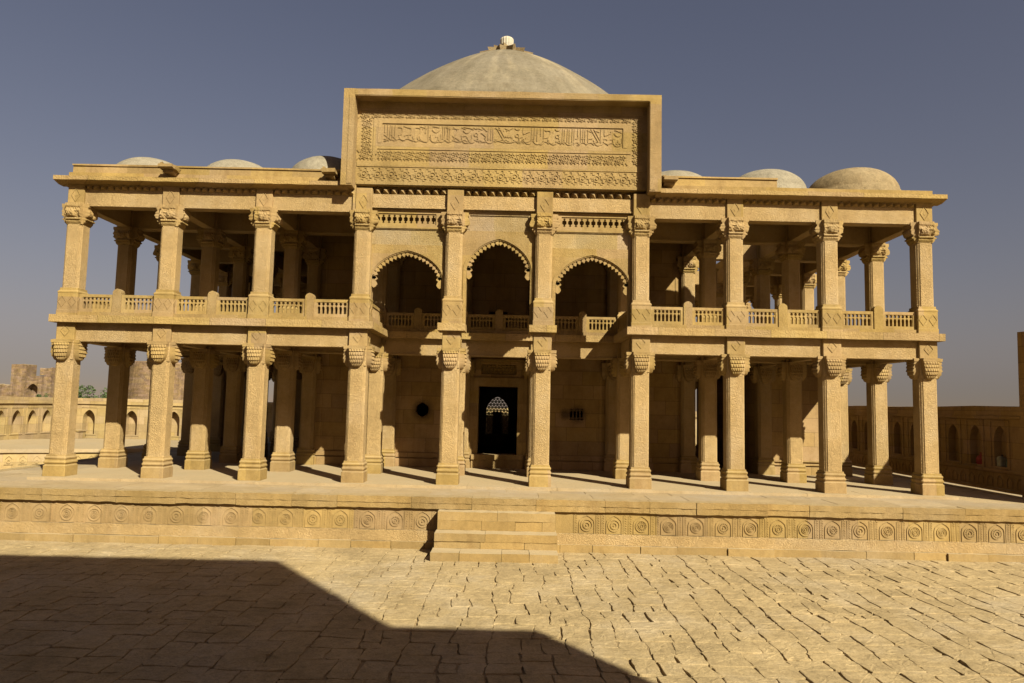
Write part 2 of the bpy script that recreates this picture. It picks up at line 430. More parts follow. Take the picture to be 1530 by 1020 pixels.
# ------------------------------------------------------------------ beams, slabs, roof
def part(mb, name, mat, parent=ROOT, **k): return mb.build(name, M[mat], parent, **k)
for (z0, z1, lower) in ((3.48, 3.95, True), (7.07, 7.60, False)):
    for r in range(9):
        y = r * S
        spans = []
        if r == 0: spans = [(XS[0], XS[3]), (XS[6], XS[9])] 
        elif r == 1: spans = [(XS[0], XS[9])]
        elif r == 2: spans = [(XS[0], XS[2]), (XS[7], XS[9])]
        else: spans = [(XS[0], XS[1]), (XS[8], XS[9])] + ([(XS[1], XS[2]), (XS[7], XS[8])] if r % 2 == 0 else [])
        for a, b in spans:
            mb = MB(); mb.rbox(a, b, y - .15, y + .15, z0, z1, j=.005)
            mb.rbox(a, b, y - .175, y + .175, z0 - .012, z0 + .03, j=.003)
            part(mb, 'beam', 'carved2')
    for i, x in enumerate(XS):
        if i in (0, 1, 8, 9): a, b = 0, 20
        elif i in (2, 7): a, b = 0, 5
        elif i in (3, 6): a, b = 0, 5
        else: a, b = (2.5, 5) if lower else (0, 5)
        mb = MB(); mb.rbox(x - .14, x + .14, a, b, z0 + .015, z1 - .01, j=.005)
        part(mb, 'beam', 'carved2')
# upper floor
def slabs(name, z0, z1, ov, mat, rects):
    mb = MB()
    for (x0, x1, y0, y1) in rects: mb.rbox(x0, x1, y0, y1, z0, z1, step=.7, j=.005)
    return part(mb, name, mat)
E_ = 11.21 + .37
slabs('upper_floor', 3.95, 4.14, .37, 'slab', [(-E_, -3.22, -.37, 2.14), (3.36, E_, -.37, 2.14), (-E_, E_, 2.15, 5.2), (-E_, -6.0, 5.2, 20.4), (6.0, E_, 5.2, 20.4)])
for x in (XS[4], XS[5]):
    mb = MB(); mb.rbox(x - .355, x + .355, -.37, .37, 3.95, 4.14, step=.3); part(mb, 'impost_slab', 'slab')
# roof with the inner bay on the right fallen in
R_ = 11.45
slabs('roof', 7.60, 7.96, 0, 'plain', [(-R_, -3.92, -.20, 2.36), (3.92, R_, -.20, 2.36), (-3.91, 3.91, .32, 2.36), (-R_, 6.32, 2.36, 5.3), (8.62, R_, 2.36, 20.2), (-R_, -6.0, 5.3, 20.2), (6.1, 8.62, 12.5, 20.2)])
# cornices and dentils
for x0, x1 in ((-11.70, -4.02), (4.08, 11.70)):
    poly = [(-.45, 7.685), (-.45, 7.795), (.02, 7.86), (.02, 7.62), (-.20, 7.62)]
    mb = MB(); n = 26
    vs = []; fs = []
    for i in range(n + 1):
        x = x0 + (x1 - x0) * i / n
        for (y, z) in poly:
            e = 0 if i in (0, n) else 1
            vs.append((x, y + rnd(-.008, .008) * e, z + rnd(-.007, .007) * e))
    m = len(poly)
    for i in range(n):
        for k in range(m): fs.append((i * m + k, i * m + (k + 1) % m, (i + 1) * m + (k + 1) % m, (i + 1) * m + k))
    fs.append(tuple(range(m))); fs.append(tuple(n * m + k for k in range(m - 1, -1, -1)))
    mb.add(vs, fs); part(mb, 'cornice', 'slab')
for x0, sg in ((-11.70, -1), (11.70, 1)):
    mb = MB(); xa, xb = sorted((x0, x0 - sg * .5)); mb.rbox(xa, xb, .0, 20.3, 7.66, 7.80); part(mb, 'cornice', 'slab')
def dentils(x0, x1, y, z0, z1, d, n, name='dentil_band'):
    mb = MB(); w = (x1 - x0) / n
    mb.box(x0, x1, y - .02, y + .15, z1 - .02, z1 + .03)
    for i in range(n):
        a = x0 + i * w; c = a + w / 2 + rnd(-.01, .01); e = rnd(.85, 1.1)
        vs = [(a + .006, y, z1), (a + w - .006, y, z1), (a + w - .006, y, z0 + rnd(-.01, .01)), (a + .006, y, z0 + rnd(-.01, .01)), (c, y - d * e, z1 - (z1 - z0) * .62)]
        mb.add(vs, [(0, 1, 4), (1, 2, 4), (2, 3, 4), (3, 0, 4), (0, 3, 2, 1)])
    return part(mb, name, 'plain')
for i in (0, 1, 2, 6, 7, 8): dentils(XS[i] + .22, XS[i + 1] - .22, -.152, 7.50, 7.64, .12, 11)
# parapet
for x0, x1, zt in ((-11.40, -4.15, 8.16), (4.15, 7.36, 8.19)):
    mb = MB(); mb.rbox(x0, x1, -.12, .22, 7.80, zt, step=.9, j=.008); mb.rbox(x0 - .01, x1 + .01, -.15, .24, zt, zt + .045, step=1.1, j=.005)
    part(mb, 'parapet', 'plain')
mb = MB(); mb.rbox(7.37, 11.3, -.05, .3, 7.80, 7.875, step=.5, j=.02); mb.rbox(-11.4, -11.0, .24, 20, 7.8, 8.15); part(mb, 'parapet', 'plain')
# broken waterspouts
for x, z, l, tilt in ((-8.70, 8.00, .55, .02), (-4.48, 7.98, .50, -.03), (4.42, 7.99, .45, .03)):
    mb = MB(); mb.rbox(x - .17, x + .19, -.15 - l, -.10, z, z + .10, step=.12, j=.02, axis=1); mb.rbox(x - .12, x + .13, -.10 - l * .7, -.10, z - .09, z, step=.12, j=.02, axis=1)
    mb.rbox(x - .17, x - .11, -.15 - l * .8, -.10, z + .1, z + .16, step=.1, j=.015, axis=1)
    part(mb, 'waterspout', 'plain')

# ------------------------------------------------------------------ balustrades
def balustrade(xa, xb, y, zb=4.14):
    xm = (xa + xb) / 2; pw = .115
    mb = MB()
    mb.rbox(xa, xb, y - .11, y + .11, zb, zb + .10, j=.004)
    mb.box(xm - pw, xm + pw, y - .085, y + .085, zb + .10, zb + .60)
    top = [(-pw, .60), (pw, .60), (pw, .64), (pw * .8, .685), (pw * .4, .715), (0, .73), (-pw * .4, .715), (-pw * .8, .685), (-pw, .64)]
    mb.prism([(xm + p, zb + q) for p, q in top], y - .085, y + .085, lambda p, q, a: (p, a, q))
    o = part(mb, 'balustrade', 'fine')
    for a, b in ((xa, xm - pw), (xm + pw, xb)):
        mb = MB(); f = .07
        mb.box(a, b, y - .055, y + .055, zb + .10, zb + .19)
        mb.box(a, b, y - .055, y + .055, zb + .495, zb + .57)
        mb.box(a, a + f, y - .055, y + .055, zb + .19, zb + .495); mb.box(b - f, b, y - .055, y + .055, zb + .19, zb + .495)
        n = 7; w = (b - a - 2 * f) / n
        for k in range(n + 1):
            x = a + f + k * w
            hw = w * .20
            poly = [(x - hw, .19), (x + hw, .19), (x + hw * 1.0, .25), (x + hw * .75, .33), (x + hw * 1.25, .375), (x + w * .48, .385), (x + w * .48, .405), (x + hw * 1.2, .42), (x + hw * .7, .445), (x + hw * 1.2, .47), (x + w * .42, .495)]
            poly = poly + [(2 * x - p, q) for p, q in poly[::-1] if abs(p - x) > 1e-6]
            poly = [(min(max(p, a + f), b - f), q) for p, q in poly]
            cl = []
            for p in poly:
                if not cl or abs(p[0] - cl[-1][0]) + abs(p[1] - cl[-1][1]) > 1e-4: cl.append(p)
            mb.prism([(p, zb + q) for p, q in cl], y - .04, y + .04, lambda p, q, c: (p, c, q))
        mb.build('pierced_panel', M['plain'], o)
    return o
for i in (0, 1, 2, 6, 7, 8): balustrade(XS[i] + .268, XS[i + 1] - .268, -.10)
for i in (3, 4, 5): balustrade(XS[i] + .268, XS[i + 1] - .268, 2.36)
def side_balustrade(x, y0, y1):
    mb = MB(); mb.rbox(x - .09, x + .09, y0, y1, 4.14, 4.33); mb.rbox(x - .06, x + .06, y0, y1, 4.635, 4.71)
    n = 16
    for k in range(n):
        y = y0 + (k + .5) * (y1 - y0) / n; mb.box(x - .04, x + .04, y - .03, y + .03, 4.33, 4.635)
    part(mb, 'balustrade', 'plain')
for r in range(8):
    for x in (-11.15, 11.15): side_balustrade(x, r * S + .27, r * S + S - .27)
for x in (-3.45, 3.58): side_balustrade(x, .27, 2.23)

# ------------------------------------------------------------------ portal
def archz(t): 
    t = min(1, abs(t)); return .78 * sqrt(max(0, 1 - t ** 2.1)) + .22 * (1 - t)
def arch_wall(mb, x0, x1, z0, z1, xc, w, zs, h, y0, y1, T=None, n=28, sill=None):
    """wall slab x0..x1 pierced by a pointed arch; T maps (x,y,z)"""
    T = T or (lambda x, y, z: (x, y, z))
    def bx(a, b, c, d, e, f):
        if b - a < 1e-5 or f - e < 1e-5: return
        mb.add([T(a, c, e), T(b, c, e), T(b, d, e), T(a, d, e), T(a, c, f), T(b, c, f), T(b, d, f), T(a, d, f)],
               [(0, 3, 2, 1), (4, 5, 6, 7), (0, 1, 5, 4), (1, 2, 6, 5), (2, 3, 7, 6), (3, 0, 4, 7)])
    bx(x0, xc - w, y0, y1, z0, z1); bx(xc + w, x1, y0, y1, z0, z1)
    if sill is not None: bx(xc - w, xc + w, y0, y1, z0, sill)
    vs = []; fs = []
    for i in range(n + 1):
        t = -cos(pi * i / n); x = xc + w * t; z = zs + h * archz(t)
        vs += [T(x, y0, z), T(x, y0, z1), T(x, y1, z), T(x, y1, z1)]
    for i in range(n):
        a = i * 4; b = a + 4
        fs += [(a, b, b + 1, a + 1), (a + 3, b + 3, b + 2, a + 2), (a, a + 2, b + 2, b), (a + 1, b + 1, b + 3, a + 3)]
    mb.add(vs, fs)
def cusps(mb, xc, w, zs, h, y0, y1, n):
    pts = [(xc + w * sin(a), zs + h * archz(sin(a))) for a in [(-pi / 2 + pi * k / 400) for k in range(401)]]
    L = [0]
    for a, b in zip(pts, pts[1:]): L.append(L[-1] + sqrt((a[0] - b[0]) ** 2 + (a[1] - b[1]) ** 2))
    for k in range(n):
        s_ = L[-1] * (k + .5) / n
        i = min(range(len(L)), key=lambda q: abs(L[q] - s_))
        p = pts[max(0, i - 3)]; q = pts[min(400, i + 3)]; tx, tz = q[0] - p[0], q[1] - p[1]; l = sqrt(tx * tx + tz * tz); tx /= l; tz /= l
        nx, nz = tz, -tx
        if nz > 0: nx, nz = -nx, -nz
        if abs(nz) < .3: nx = math.copysign(nx, xc - pts[i][0]) if True else nx
        sh = [(-.02, -.048), (.025, -.05), (.035, -.032), (.06, -.058), (.085, -.034), (.125, 0), (.085, .034), (.06, .058), (.035, .032), (.025, .05), (-.02, .048)]
        cx, cz = pts[i]
        poly = [(cx + nx * d + tx * e, cz + nz * d + tz * e) for d, e in sh]
        mb.prism(poly, y0, y1, lambda p_, q_, a: (p_, a, q_))
    for sg in (-1, 1):                                            # drooping ends at the springing
        x = xc + sg * (w - .005)
        sh = [(0, .14), (-.11, .10), (-.15, .04), (-.09, -.01), (-.12, -.05), (-.14, -.11), (-.10, -.17), (-.05, -.20), (0, -.16)]
        mb.prism([(x - sg * -d * 1.0 if sg < 0 else x + d, zs + e - .02) for d, e in sh], y0, y1, lambda p_, q_, a: (p_, a, q_))
BAYS = [(-2.435, .93, 5.30, .76, False), (-.01, .845, 5.58, .84, True), (2.475, .965, 5.24, .80, False)]
for b, (xc, w, zs, h, mid) in enumerate(BAYS):
    xa, xb = XS[3 + b] + .20, XS[4 + b] - .20
    ztop = 6.66 if mid else 6.24
    mb = MB(); arch_wall(mb, xa, xb, 4.14, ztop, xc, w, zs, h, .0, .26)
    # raised moulding that follows the arch
    n = 40; o_ = []; i_ = []
    for k in range(n + 1):
        t = sin(-pi / 2 + pi * k / n)
        o_.append((xc + (w + .09) * t, zs + (h + .09) * archz(t))); i_.append((xc + (w + .03) * t, zs + (h + .03) * archz(t)))
    for k in range(n):
        mb.prism([o_[k], o_[k + 1], i_[k + 1], i_[k]], -.001, .025, FX(0))
    for zz in (zs - .02, ):
        mb.box(xc - w - .09, xc - w - .03, -.02, .0, 4.14, zs); mb.box(xc + w + .03, xc + w + .09, -.02, 0, 4.14, zs)
    o = part(mb, 'arch_screen', 'fine')
    mb = MB(); cusps(mb, xc, w, zs, h, .03, .11, 21 if not mid else 20); mb.build('cusp_fringe', M['plain'], o)
    # carved panels and lintel
    mb = MB()
    if mid:
        mb.box(xa, xb, .0, .26, 6.66, 6.70); mb.box(xa, xb, .02, .26, 6.70, 7.22)
        mb.box(xa, -.80, -.012, .02, 6.70, 7.22); mb.box(.76, xb, -.012, .02, 6.70, 7.22); mb.box(-.80, .76, -.012, .02, 7.08, 7.22)
    else:
        mb.box(xa, xb, .02, .26, 6.24, 6.68)
        mb.box(xa, xb, -.008, .02, 6.655, 6.68); mb.box(xa, xa + .10, -.008, .02, 6.24, 6.655); mb.box(xb - .1, xb, -.008, .02, 6.24, 6.655)
    mb.build('carved_panel', M['panelg'], o)
    mb = MB()
    mb.rbox(xa, xb, -.10, .26, 7.22, 7.575, j=.004); mb.box(xa, xb, .06, .26, 7.575, 7.80)
    mb.box(xa, xb, -.13, -.09, 7.20, 7.245)
    mb.build('lintel', M['carved2'], o)
    if not mid:
        x0, x1 = (-3.33, -1.70) if b == 0 else (1.64, 3.34)
        z0, z1 = 6.79, 7.08
        mb = MB()
        for (a, c, e, f) in ((xa, x0, 6.68, 7.20), (x1, xb, 6.68, 7.20), (x0, x1, 6.68, z0), (x0, x1, z1, 7.20)): mb.box(a, c, -.03, .26, e, f)
        mb.build('lattice_frame', M['plain'], o)
        mb = MB(); n = 11; w_ = (x1 - x0) / n
        zc = (z0 + z1) / 2
        for k in range(n + 1):                                     # webs between the pierced stars
            x = x0 + k * w_
            poly = [(-.5, z0), (.5, z0), (.5, z0 + .03), (.26, z0 + .05), (.42, z0 + .075), (.13, zc - .035), (.13, zc + .035), (.42, z1 - .075), (.26, z1 - .05), (.5, z1 - .03), (.5, z1), (-.5, z1), (-.5, z1 - .03), (-.26, z1 - .05), (-.42, z1 - .075), (-.13, zc + .035), (-.13, zc - .035), (-.42, z0 + .075), (-.26, z0 + .05), (-.5, z0 + .03)]
            poly = [(p * .996, q) for p, q in poly]
            poly = [(min(max(x + p * w_, x0), x1), q) for p, q in poly]
            cl = []
            for p in poly:
                if not cl or abs(p[0] - cl[-1][0]) + abs(p[1] - cl[-1][1]) > 1e-4: cl.append(p)
            mb.prism(cl, .0, .07, lambda p, q, a: (p, a, q))
        mb.build('lattice', M['plain'], o)
    dentils(XS[3 + b] + .215, XS[4 + b] - .215, .05, 7.585, 7.775, .24, 9)

# raised portal panel with frame
YP = -.205
mb = MB(); mb.box(-3.90, 3.90, YP, .45, 7.79, 10.12)
mb.box(-3.90, XS[3] - .22, YP, .3, 7.05, 7.80); mb.box(XS[6] + .22, 3.90, YP, .3, 7.6, 7.80)
mb.box(-3.30, 3.32, YP - .018, YP, 7.80, 7.87); mb.box(-3.83, 3.83, YP - .020, YP, 8.285, 8.43); mb.box(-3.83, 3.83, YP - .022, YP, 7.80, 7.875)
mb.box(-3.30, 3.34, YP - .020, YP, 8.77, 8.93)
mb.box(-3.30, 3.34, YP - .030, YP, 9.47, 9.60)
for a, c in ((-3.30, -3.19), (3.23, 3.34)): mb.box(a, c, YP - .030, YP, 8.93, 9.47)
mb.box(-3.42, -3.30, YP - .02, YP, 8.43, 9.60); mb.box(3.34, 3.44, YP - .02, YP, 8.77, 9.60)
portal = part(mb, 'portal_panel', 'panel')
def star(cx, cz, r, k=.72):
    return [(cx + (r if i % 2 == 0 else r * k) * cos(pi / 8 * i), cz + (r if i % 2 == 0 else r * k) * sin(pi / 8 * i)) for i in range(16)]
def circ(cx, cz, r, n=14): return [(cx + r * cos(2 * pi * i / n), cz + r * sin(2 * pi * i / n)) for i in range(n)]
def starband(pts, r, d=.025):
    mb = MB(); T = FX(YP)
    for n, (x, z) in enumerate(pts):
        mb.ring(star(x, z, r), star(x, z, r * .84), -.005, d, T)
        mb.ring(circ(x, z, r * .50), circ(x, z, r * .33), -.005, d * .9, T)
        mb.prism(circ(x, z, r * .16, 8), -.005, d * .8, T)
    return mb
def hband(x0, x1, z, n, r):
    pts = [(x0 + (k + .5) * (x1 - x0) / n, z) for k in range(n)]
    mb = starband(pts, r); T = FX(YP); w = (x1 - x0) / n
    for k in range(n + 1):                                        # straps between the stars
        x = x0 + k * w
        for sg in (-1, 1):
            mb.stroke([(x - w * .18, z + sg * r * .98), (x, z + sg * r * .45), (x + w * .18, z + sg * r * .98)], .022, -.005, .022, T)
    return mb
mb = hband(-3.78, 3.30, 8.60, 24, .138); mb.build('star_band', M['panel'], portal)
mb = hband(-3.78, 3.80, 9.735, 25, .128); mb.build('star_band', M['panel'], portal)
for x in (-3.60, 3.61):
    mb = starband([(x, 8.86 + k * .29) for k in range(3)] if x < 0 else [(x, 8.60 + k * .29) for k in range(4)], .135); T = FX(YP)
    for k in range(4): 
        z = 8.715 + k * .29
        for sg in (-1, 1): mb.stroke([(x + sg * .13, z - .05), (x + sg * .06, z), (x + sg * .13, z + .05)], .022, -.005, .022, T)
    mb.build('star_band', M['panel'], portal)
# rosette and stepped-diagonal band
mb = MB(); T = FX(YP); n = 21; w = 7.62 / n
for k in range(n):
    x = -3.81 + (k + .5) * w; z = 8.08
    mb.ring(circ(x, z, .095), circ(x, z, .066), -.005, .02, T); mb.prism(circ(x, z, .034, 8), -.005, .03, T)
    for q in (-1, 0):
        for sg in ((1,) if k % 1 == 0 else ()):
            px, pz = x + w / 2 + q * 0, 8.08
    st = []
    a, b_ = x + .02, 8.245
    for s_ in range(8):
        st.append((a, b_)); 
        if s_ % 2 == 0: a += .047
        else: b_ -= .088
    mb.stroke(st, .022, -.005, .022, T)
    st = [(x - .16, 8.245), (x - .11, 8.245), (x - .11, 8.19), (x - .05, 8.19)]; mb.stroke(st, .018, -.005, .014, T)
    st = [(x + .05, 7.965), (x + .11, 7.965), (x + .11, 7.92), (x + .16, 7.92)]; mb.stroke(st, .018, -.005, .014, T)
    st = [(x - .17, 8.09), (x - .12, 8.09), (x - .12, 8.02), (x - .07, 8.02), (x - .07, 7.94), (x - .02, 7.94), (x - .02, 7.90)]; mb.stroke(st, .018, -.005, .014, T)
mb.build('rosette_band', M['panel'], portal)
# calligraphy
mb = MB(); T = FX(YP); rr = random.Random(3)
x = -3.14; zb, zt = 8.97, 9.44
def curve(p0, p1, p2, n=7): return [((1 - t) ** 2 * p0[0] + 2 * t * (1 - t) * p1[0] + t * t * p2[0], (1 - t) ** 2 * p0[1] + 2 * t * (1 - t) * p1[1] + t * t * p2[1]) for t in [i / n for i in range(n + 1)]]
W = .018
while x < 3.14:
    k = rr.choice('AAAAAAALLKBSNMDH')
    st = lambda pts, w=W: mb.stroke([(min(max(p, -3.16), 3.2), min(max(q, zb), zt)) for p, q in pts], w, -.004, .019, T)
    if k == 'A':
        st([(x, zb + .10), (x + .01, zt)]); 
        if rr.random() < .6: st([(x + .055, zb + .06), (x + .06, zt - .02)]); x += .055
        x += .075
    elif k == 'L':
        st([(x + .10, zt), (x + .10, zb + .10)] + curve((x + .10, zb + .10), (x + .10, zb), (x, zb + .02))); st([(x + .02, zb + .25), (x + .02, zt)]); x += .16
    elif k == 'K':
        st([(x, zt), (x + .10, zb + .30), (x + .20, zb + .12), (x + .02, zb + .08)]); st([(x + .08, zt), (x + .24, zb + .18)]); x += .26
    elif k == 'N':
        st(curve((x, zb + .22), (x + .02, zb - .06), (x + .20, zb + .03)) + curve((x + .20, zb + .03), (x + .30, zb + .06), (x + .27, zb + .24)))
        st(curve((x + .04, zb + .36), (x + .14, zb + .20), (x + .24, zb + .36))); mb.prism(circ(x + .14, zb + .17, .017, 6), -.004, .019, T); st([(x + .05, zt - .02), (x + .22, zt - .05)]); x += .32
    elif k == 'S':
        for q in range(3): st(curve((x + q * .06, zb + .24), (x + .02 + q * .06, zb + .13), (x + .06 + q * .06, zb + .24), 4))
        st(curve((x + .18, zb + .20), (x + .24, zb + .02), (x + .02, zb + .05))); st([(x + .02, zt - .10), (x + .20, zt - .02)]); x += .24
    elif k == 'M':
        mb.ring(circ(x + .07, zb + .25, .06, 10), circ(x + .07, zb + .25, .034, 10), -.004, .019, T); st([(x + .10, zb + .22), (x + .16, zb + .03)]); st(curve((x, zt - .02), (x + .08, zt - .12), (x + .15, zt - .02))); st([(x + .02, zb + .11), (x + .11, zb + .08)]); x += .20
    elif k == 'B':
        st(curve((x, zb + .14), (x + .10, zb + .01), (x + .22, zb + .12))); mb.prism(circ(x + .1, zb + .18, .016, 6), -.004, .019, T); st([(x + .03, zb + .28), (x + .2, zb + .36)]); st([(x + .03, zt), (x + .03, zb + .3)]); x += .25
    elif k == 'D':
        st([(x, zb + .3), (x + .13, zb + .2), (x + .14, zb + .06), (x, zb + .04)]); st([(x + .02, zt), (x + .16, zb + .34)]); x += .19
    else:
        st(curve((x, zb + .40), (x + .2, zb + .42), (x + .08, zb + .24)) + curve((x + .08, zb + .24), (x - .02, zb + .05), (x + .2, zb + .05))); x += .24
    if rr.random() < .5: mb.prism(circ(x - .05, zb + rr.uniform(.1, .42), .014, 6), -.004, .017, T)
x = -3.14
while x < 3.12:                                                   # the bowls and loops of the lower line
    st = lambda pts, w=W: mb.stroke([(min(max(p, -3.16), 3.2), min(max(q, zb), zt)) for p, q in pts], w, -.004, .017, T)
    l = rr.uniform(.14, .30); k = rr.random()
    if k < .4: st(curve((x, zb + .17), (x + l * .3, zb - .05), (x + l * .8, zb + .05)) + [(x + l, zb + .14)])
    elif k < .65: st(curve((x, zb + .03), (x + l * .5, zb + .16), (x + l, zb + .03))); st([(x + l * .3, zb + .19), (x + l * .8, zb + .21)])
    elif k < .85: mb.ring(circ(x + .05, zb + .10, .045, 9), circ(x + .05, zb + .10, .024, 9), -.004, .017, T); st([(x + .09, zb + .10), (x + l, zb + .04)])
    else: st([(x, zb + .2), (x + l, zb + .05)]); st([(x, zb + .08), (x + l * .7, zb + .03)])
    if rr.random() < .5: st([(x + .02, zt - .03), (x + l * .7, zt - .09)])
    x += l * .92
insc = mb.build('inscription', M['panel'], portal)
insc['label'] = 'carved calligraphy in one long sunken panel'
# frame round the panel
mb = MB()
yo = -.60
for xa, xb, sg in ((-4.16, -3.86, -1), (3.87, 4.18, 1)):
    mb.rbox(xa, xb, yo, .75, 7.66, 10.25, step=.6, axis=1, j=.004)
    xi = xa + .15 if sg < 0 else xb - .15
    a, c = sorted((xi, xb if sg < 0 else xa)); mb.box(a + .01, c - .012, yo - .015, yo + .01, 7.70, 10.08)
n = 12
mb.rbox(-3.86, 3.87, yo, .75, 10.06, 10.25, step=.8, j=.006, axis=0)
mb.box(-3.86, 3.87, yo - .014, yo + .01, 10.08, 10.17)
mb.box(-3.86, 3.87, .45, .75, 7.9, 10.06)
fr = part(mb, 'portal_frame', 'fine')

# ------------------------------------------------------------------ chamber
def wall_holes(mb, x0, x1, z0, z1, y0, y1, holes):
    xs = sorted({x0, x1} | {h[0] for h in holes} | {h[1] for h in holes}); zs = sorted({z0, z1} | {h[2] for h in holes} | {h[3] for h in holes})
    def inh(x, z): return any(h[0] < x < h[1] and h[2] < z < h[3] for h in holes)
    for i in range(len(xs) - 1):
        zz = None
        for j in range(len(zs) - 1):
            if inh((xs[i] + xs[i + 1]) / 2, (zs[j] + zs[j + 1]) / 2):
                if zz is not None: mb.box(xs[i], xs[i + 1], y0, y1, zz, zs[j]); zz = None
            elif zz is None: zz = zs[j]
        if zz is not None: mb.box(xs[i], xs[i + 1], y0, y1, zz, z1)
HW = 6.22
DOOR = (-.67, .62, .44, 2.66); TR = (-.60, .56, 3.06, 3.38); W1 = (-2.74, -2.28, 1.58, 2.10); W2 = (2.34, 2.80, 1.62, 1.98)
mb = MB(); wall_holes(mb, -HW, HW, 0, 7.6, 5.0, 5.55, [DOOR, TR, W1, W2, (-.40, .22, 4.14, 5.15)])
# plinth moulding along the foot, pilaster strips and blind panels
mb.rbox(-HW, -.95, 4.90, 5.0, 0, .26, j=.003); mb.rbox(.90, HW, 4.90, 5.0, 0, .26, j=.003); mb.rbox(-HW, -.95, 4.94, 5.0, .30, .44, j=.003); mb.rbox(.90, HW, 4.94, 5.0, .30, .44, j=.003)
for (a, c) in ((-3.3, -1.5), (1.5, 3.4), (-5.9, -3.95), (4.1, 5.9)):
    for zz in ((.75, 3.25),):
        T = FX(5.0); o_ = [(a, zz[0]), (c, zz[0]), (c, zz[1]), (a, zz[1])]; i_ = [(a + .09, zz[0] + .09), (c - .09, zz[0] + .09), (c - .09, zz[1] - .09), (a + .09, zz[1] - .09)]
        mb.ring(o_, i_, -.004, .019, T)
        o_ = [(a, 4.9), (c, 4.9), (c, 6.8), (a, 6.8)]; i_ = [(a + .09, 4.99), (c - .09, 4.99), (c - .09, 6.71), (a + .09, 6.71)]
        mb.ring(o_, i_, -.004, .019, T)
chamber = part(mb, 'chamber_wall', 'wall')
mb = MB(); mb.box(-HW, -HW + .5, 5.55, 17.2, 0, 7.6); part(mb, 'chamber_wall', 'wall')
mb = MB(); mb.box(HW - .5, HW, 5.55, 17.2, 0, 7.6); part(mb, 'chamber_wall', 'wall')
RX, RZ, RW = -.25, .70, .54
mb = MB(); arch_wall(mb, -HW + .5, HW - .5, 0, 7.6, RX, RW, 1.75, .70, 16.7, 17.2, sill=.62)
back = part(mb, 'chamber_wall', 'wall')
mb = MB(); mb.box(-HW, HW, 5.56, 17.2, 7.60, 7.96)            # ceiling ring under the drum
# (left open in the middle: built as four strips)
mb = MB()
for r in ((-HW, HW, 5.3, 6.6), (-HW, HW, 15.8, 17.2), (-HW, -4.6, 6.6, 15.8), (4.6, HW, 6.6, 15.8)): mb.box(r[0], r[1], r[2], r[3], 7.61, 7.96)
part(mb, 'chamber_roof', 'plain')
mb = MB(); mb.box(-HW + .5, HW - .5, 5.55, 16.7, -.02, .02); part(mb, 'chamber_floor', 'floor')
# pierced stone screen in the rear wall, seen through the door
mb = MB(); pit = .165
def inarch(x, z): return abs(x - RX) < RW and z > .62 and z < 1.75 + .70 * archz((x - RX) / RW)
for ang in (0, pi / 3, 2 * pi / 3):
    c, s_ = cos(ang), sin(ang)
    for k in range(-24, 25):
        off = k * pit * .866
        seg = []
        for t in range(-60, 61):
            tt = t * .03; x = RX + c * tt - s_ * off; z = 1.5 + s_ * tt + c * off
            if inarch(x, z): seg.append((x, z))
        if len(seg) > 1: mb.stroke([seg[0], seg[-1]], .048, 0, .06, lambda p, q, a: (p, 16.95 - a - ang * .0017, q))
scr = mb.build('pierced_screen', M['plain'], back)
mb = MB()
vs = [(RX - .24, .62), (RX + .26, .62), (RX + .24, 1.72), (RX - .22, 1.74)]
mb.prism(vs, 17.0, 17.06, lambda p, q, a: (p, a, q)); mb.build('shade_panel', M['iron'], back)  # added dark panel, stands in for the shaded centre behind the screen
# door surround and transom lattice
mb = MB()
for (a, c, e, f) in ((-.86, -.67, .30, 2.95), (.62, .82, .30, 2.95), (-.67, .62, 2.66, 2.95), (-.98, .94, 3.48, 3.56)): mb.box(a, c, 4.93, 5.02, e, f)
for (a, c, e, f) in ((-.98, -.86, .0, 3.48), (.82, .94, .0, 3.48)): mb.box(a, c, 4.90, 5.02, e, f)
mb.box(-.86, .82, 4.80, 5.02, .28, .30 + .14); mb.box(-.86, .82, 4.86, 5.02, .0, .28)
dr = part(mb, 'door_surround', 'plain')
mb = MB()
for ang in (0, pi / 3, 2 * pi / 3):
    c, s_ = cos(ang), sin(ang)
    for k in range(-14, 15):
        off = k * .11; seg = []
        for t in range(-80, 81):
            tt = t * .02; x = -.02 + c * tt - s_ * off; z = 3.22 + s_ * tt + c * off
            if TR[0] < x < TR[1] and TR[2] < z < TR[3]: seg.append((x, z))
        if len(seg) > 1: mb.stroke([seg[0], seg[-1]], .034, 0, .06, lambda p, q, a: (p, 5.12 - a - ang * .0017, q))
mb.build('transom_lattice', M['plain'], dr)
# the two small windows: one a broken ogee hole, one with an iron-like stone grille
mb = MB(); T = FX(5.05)
o_ = [(-2.76, 1.56), (-2.26, 1.56), (-2.26, 2.12), (-2.76, 2.12)]
hole = [(-2.51, 1.60), (-2.36, 1.68), (-2.30, 1.80), (-2.31, 1.95), (-2.42, 2.03), (-2.51, 2.10), (-2.60, 2.04), (-2.71, 1.96), (-2.72, 1.78), (-2.64, 1.68)]
sqr = [(-2.51, 1.56), (-2.26, 1.56), (-2.26, 1.76), (-2.26, 1.96), (-2.26, 2.12), (-2.51, 2.12), (-2.76, 2.12), (-2.76, 1.96), (-2.76, 1.76), (-2.76, 1.56)]
mb.ring(sqr, hole, 0, .03, T); part(mb, 'window_surround', 'wall', parent=chamber)
mb = MB()
for k in range(5): x = 2.34 + .46 * k / 4; mb.box(x - .022, x + .022, 5.06, 5.12, 1.62, 1.98)
for zz in (1.68, 1.93): mb.box(2.34, 2.80, 5.065, 5.115, zz - .02, zz + .02)
mb.build('window_grille', M['wall'], chamber)
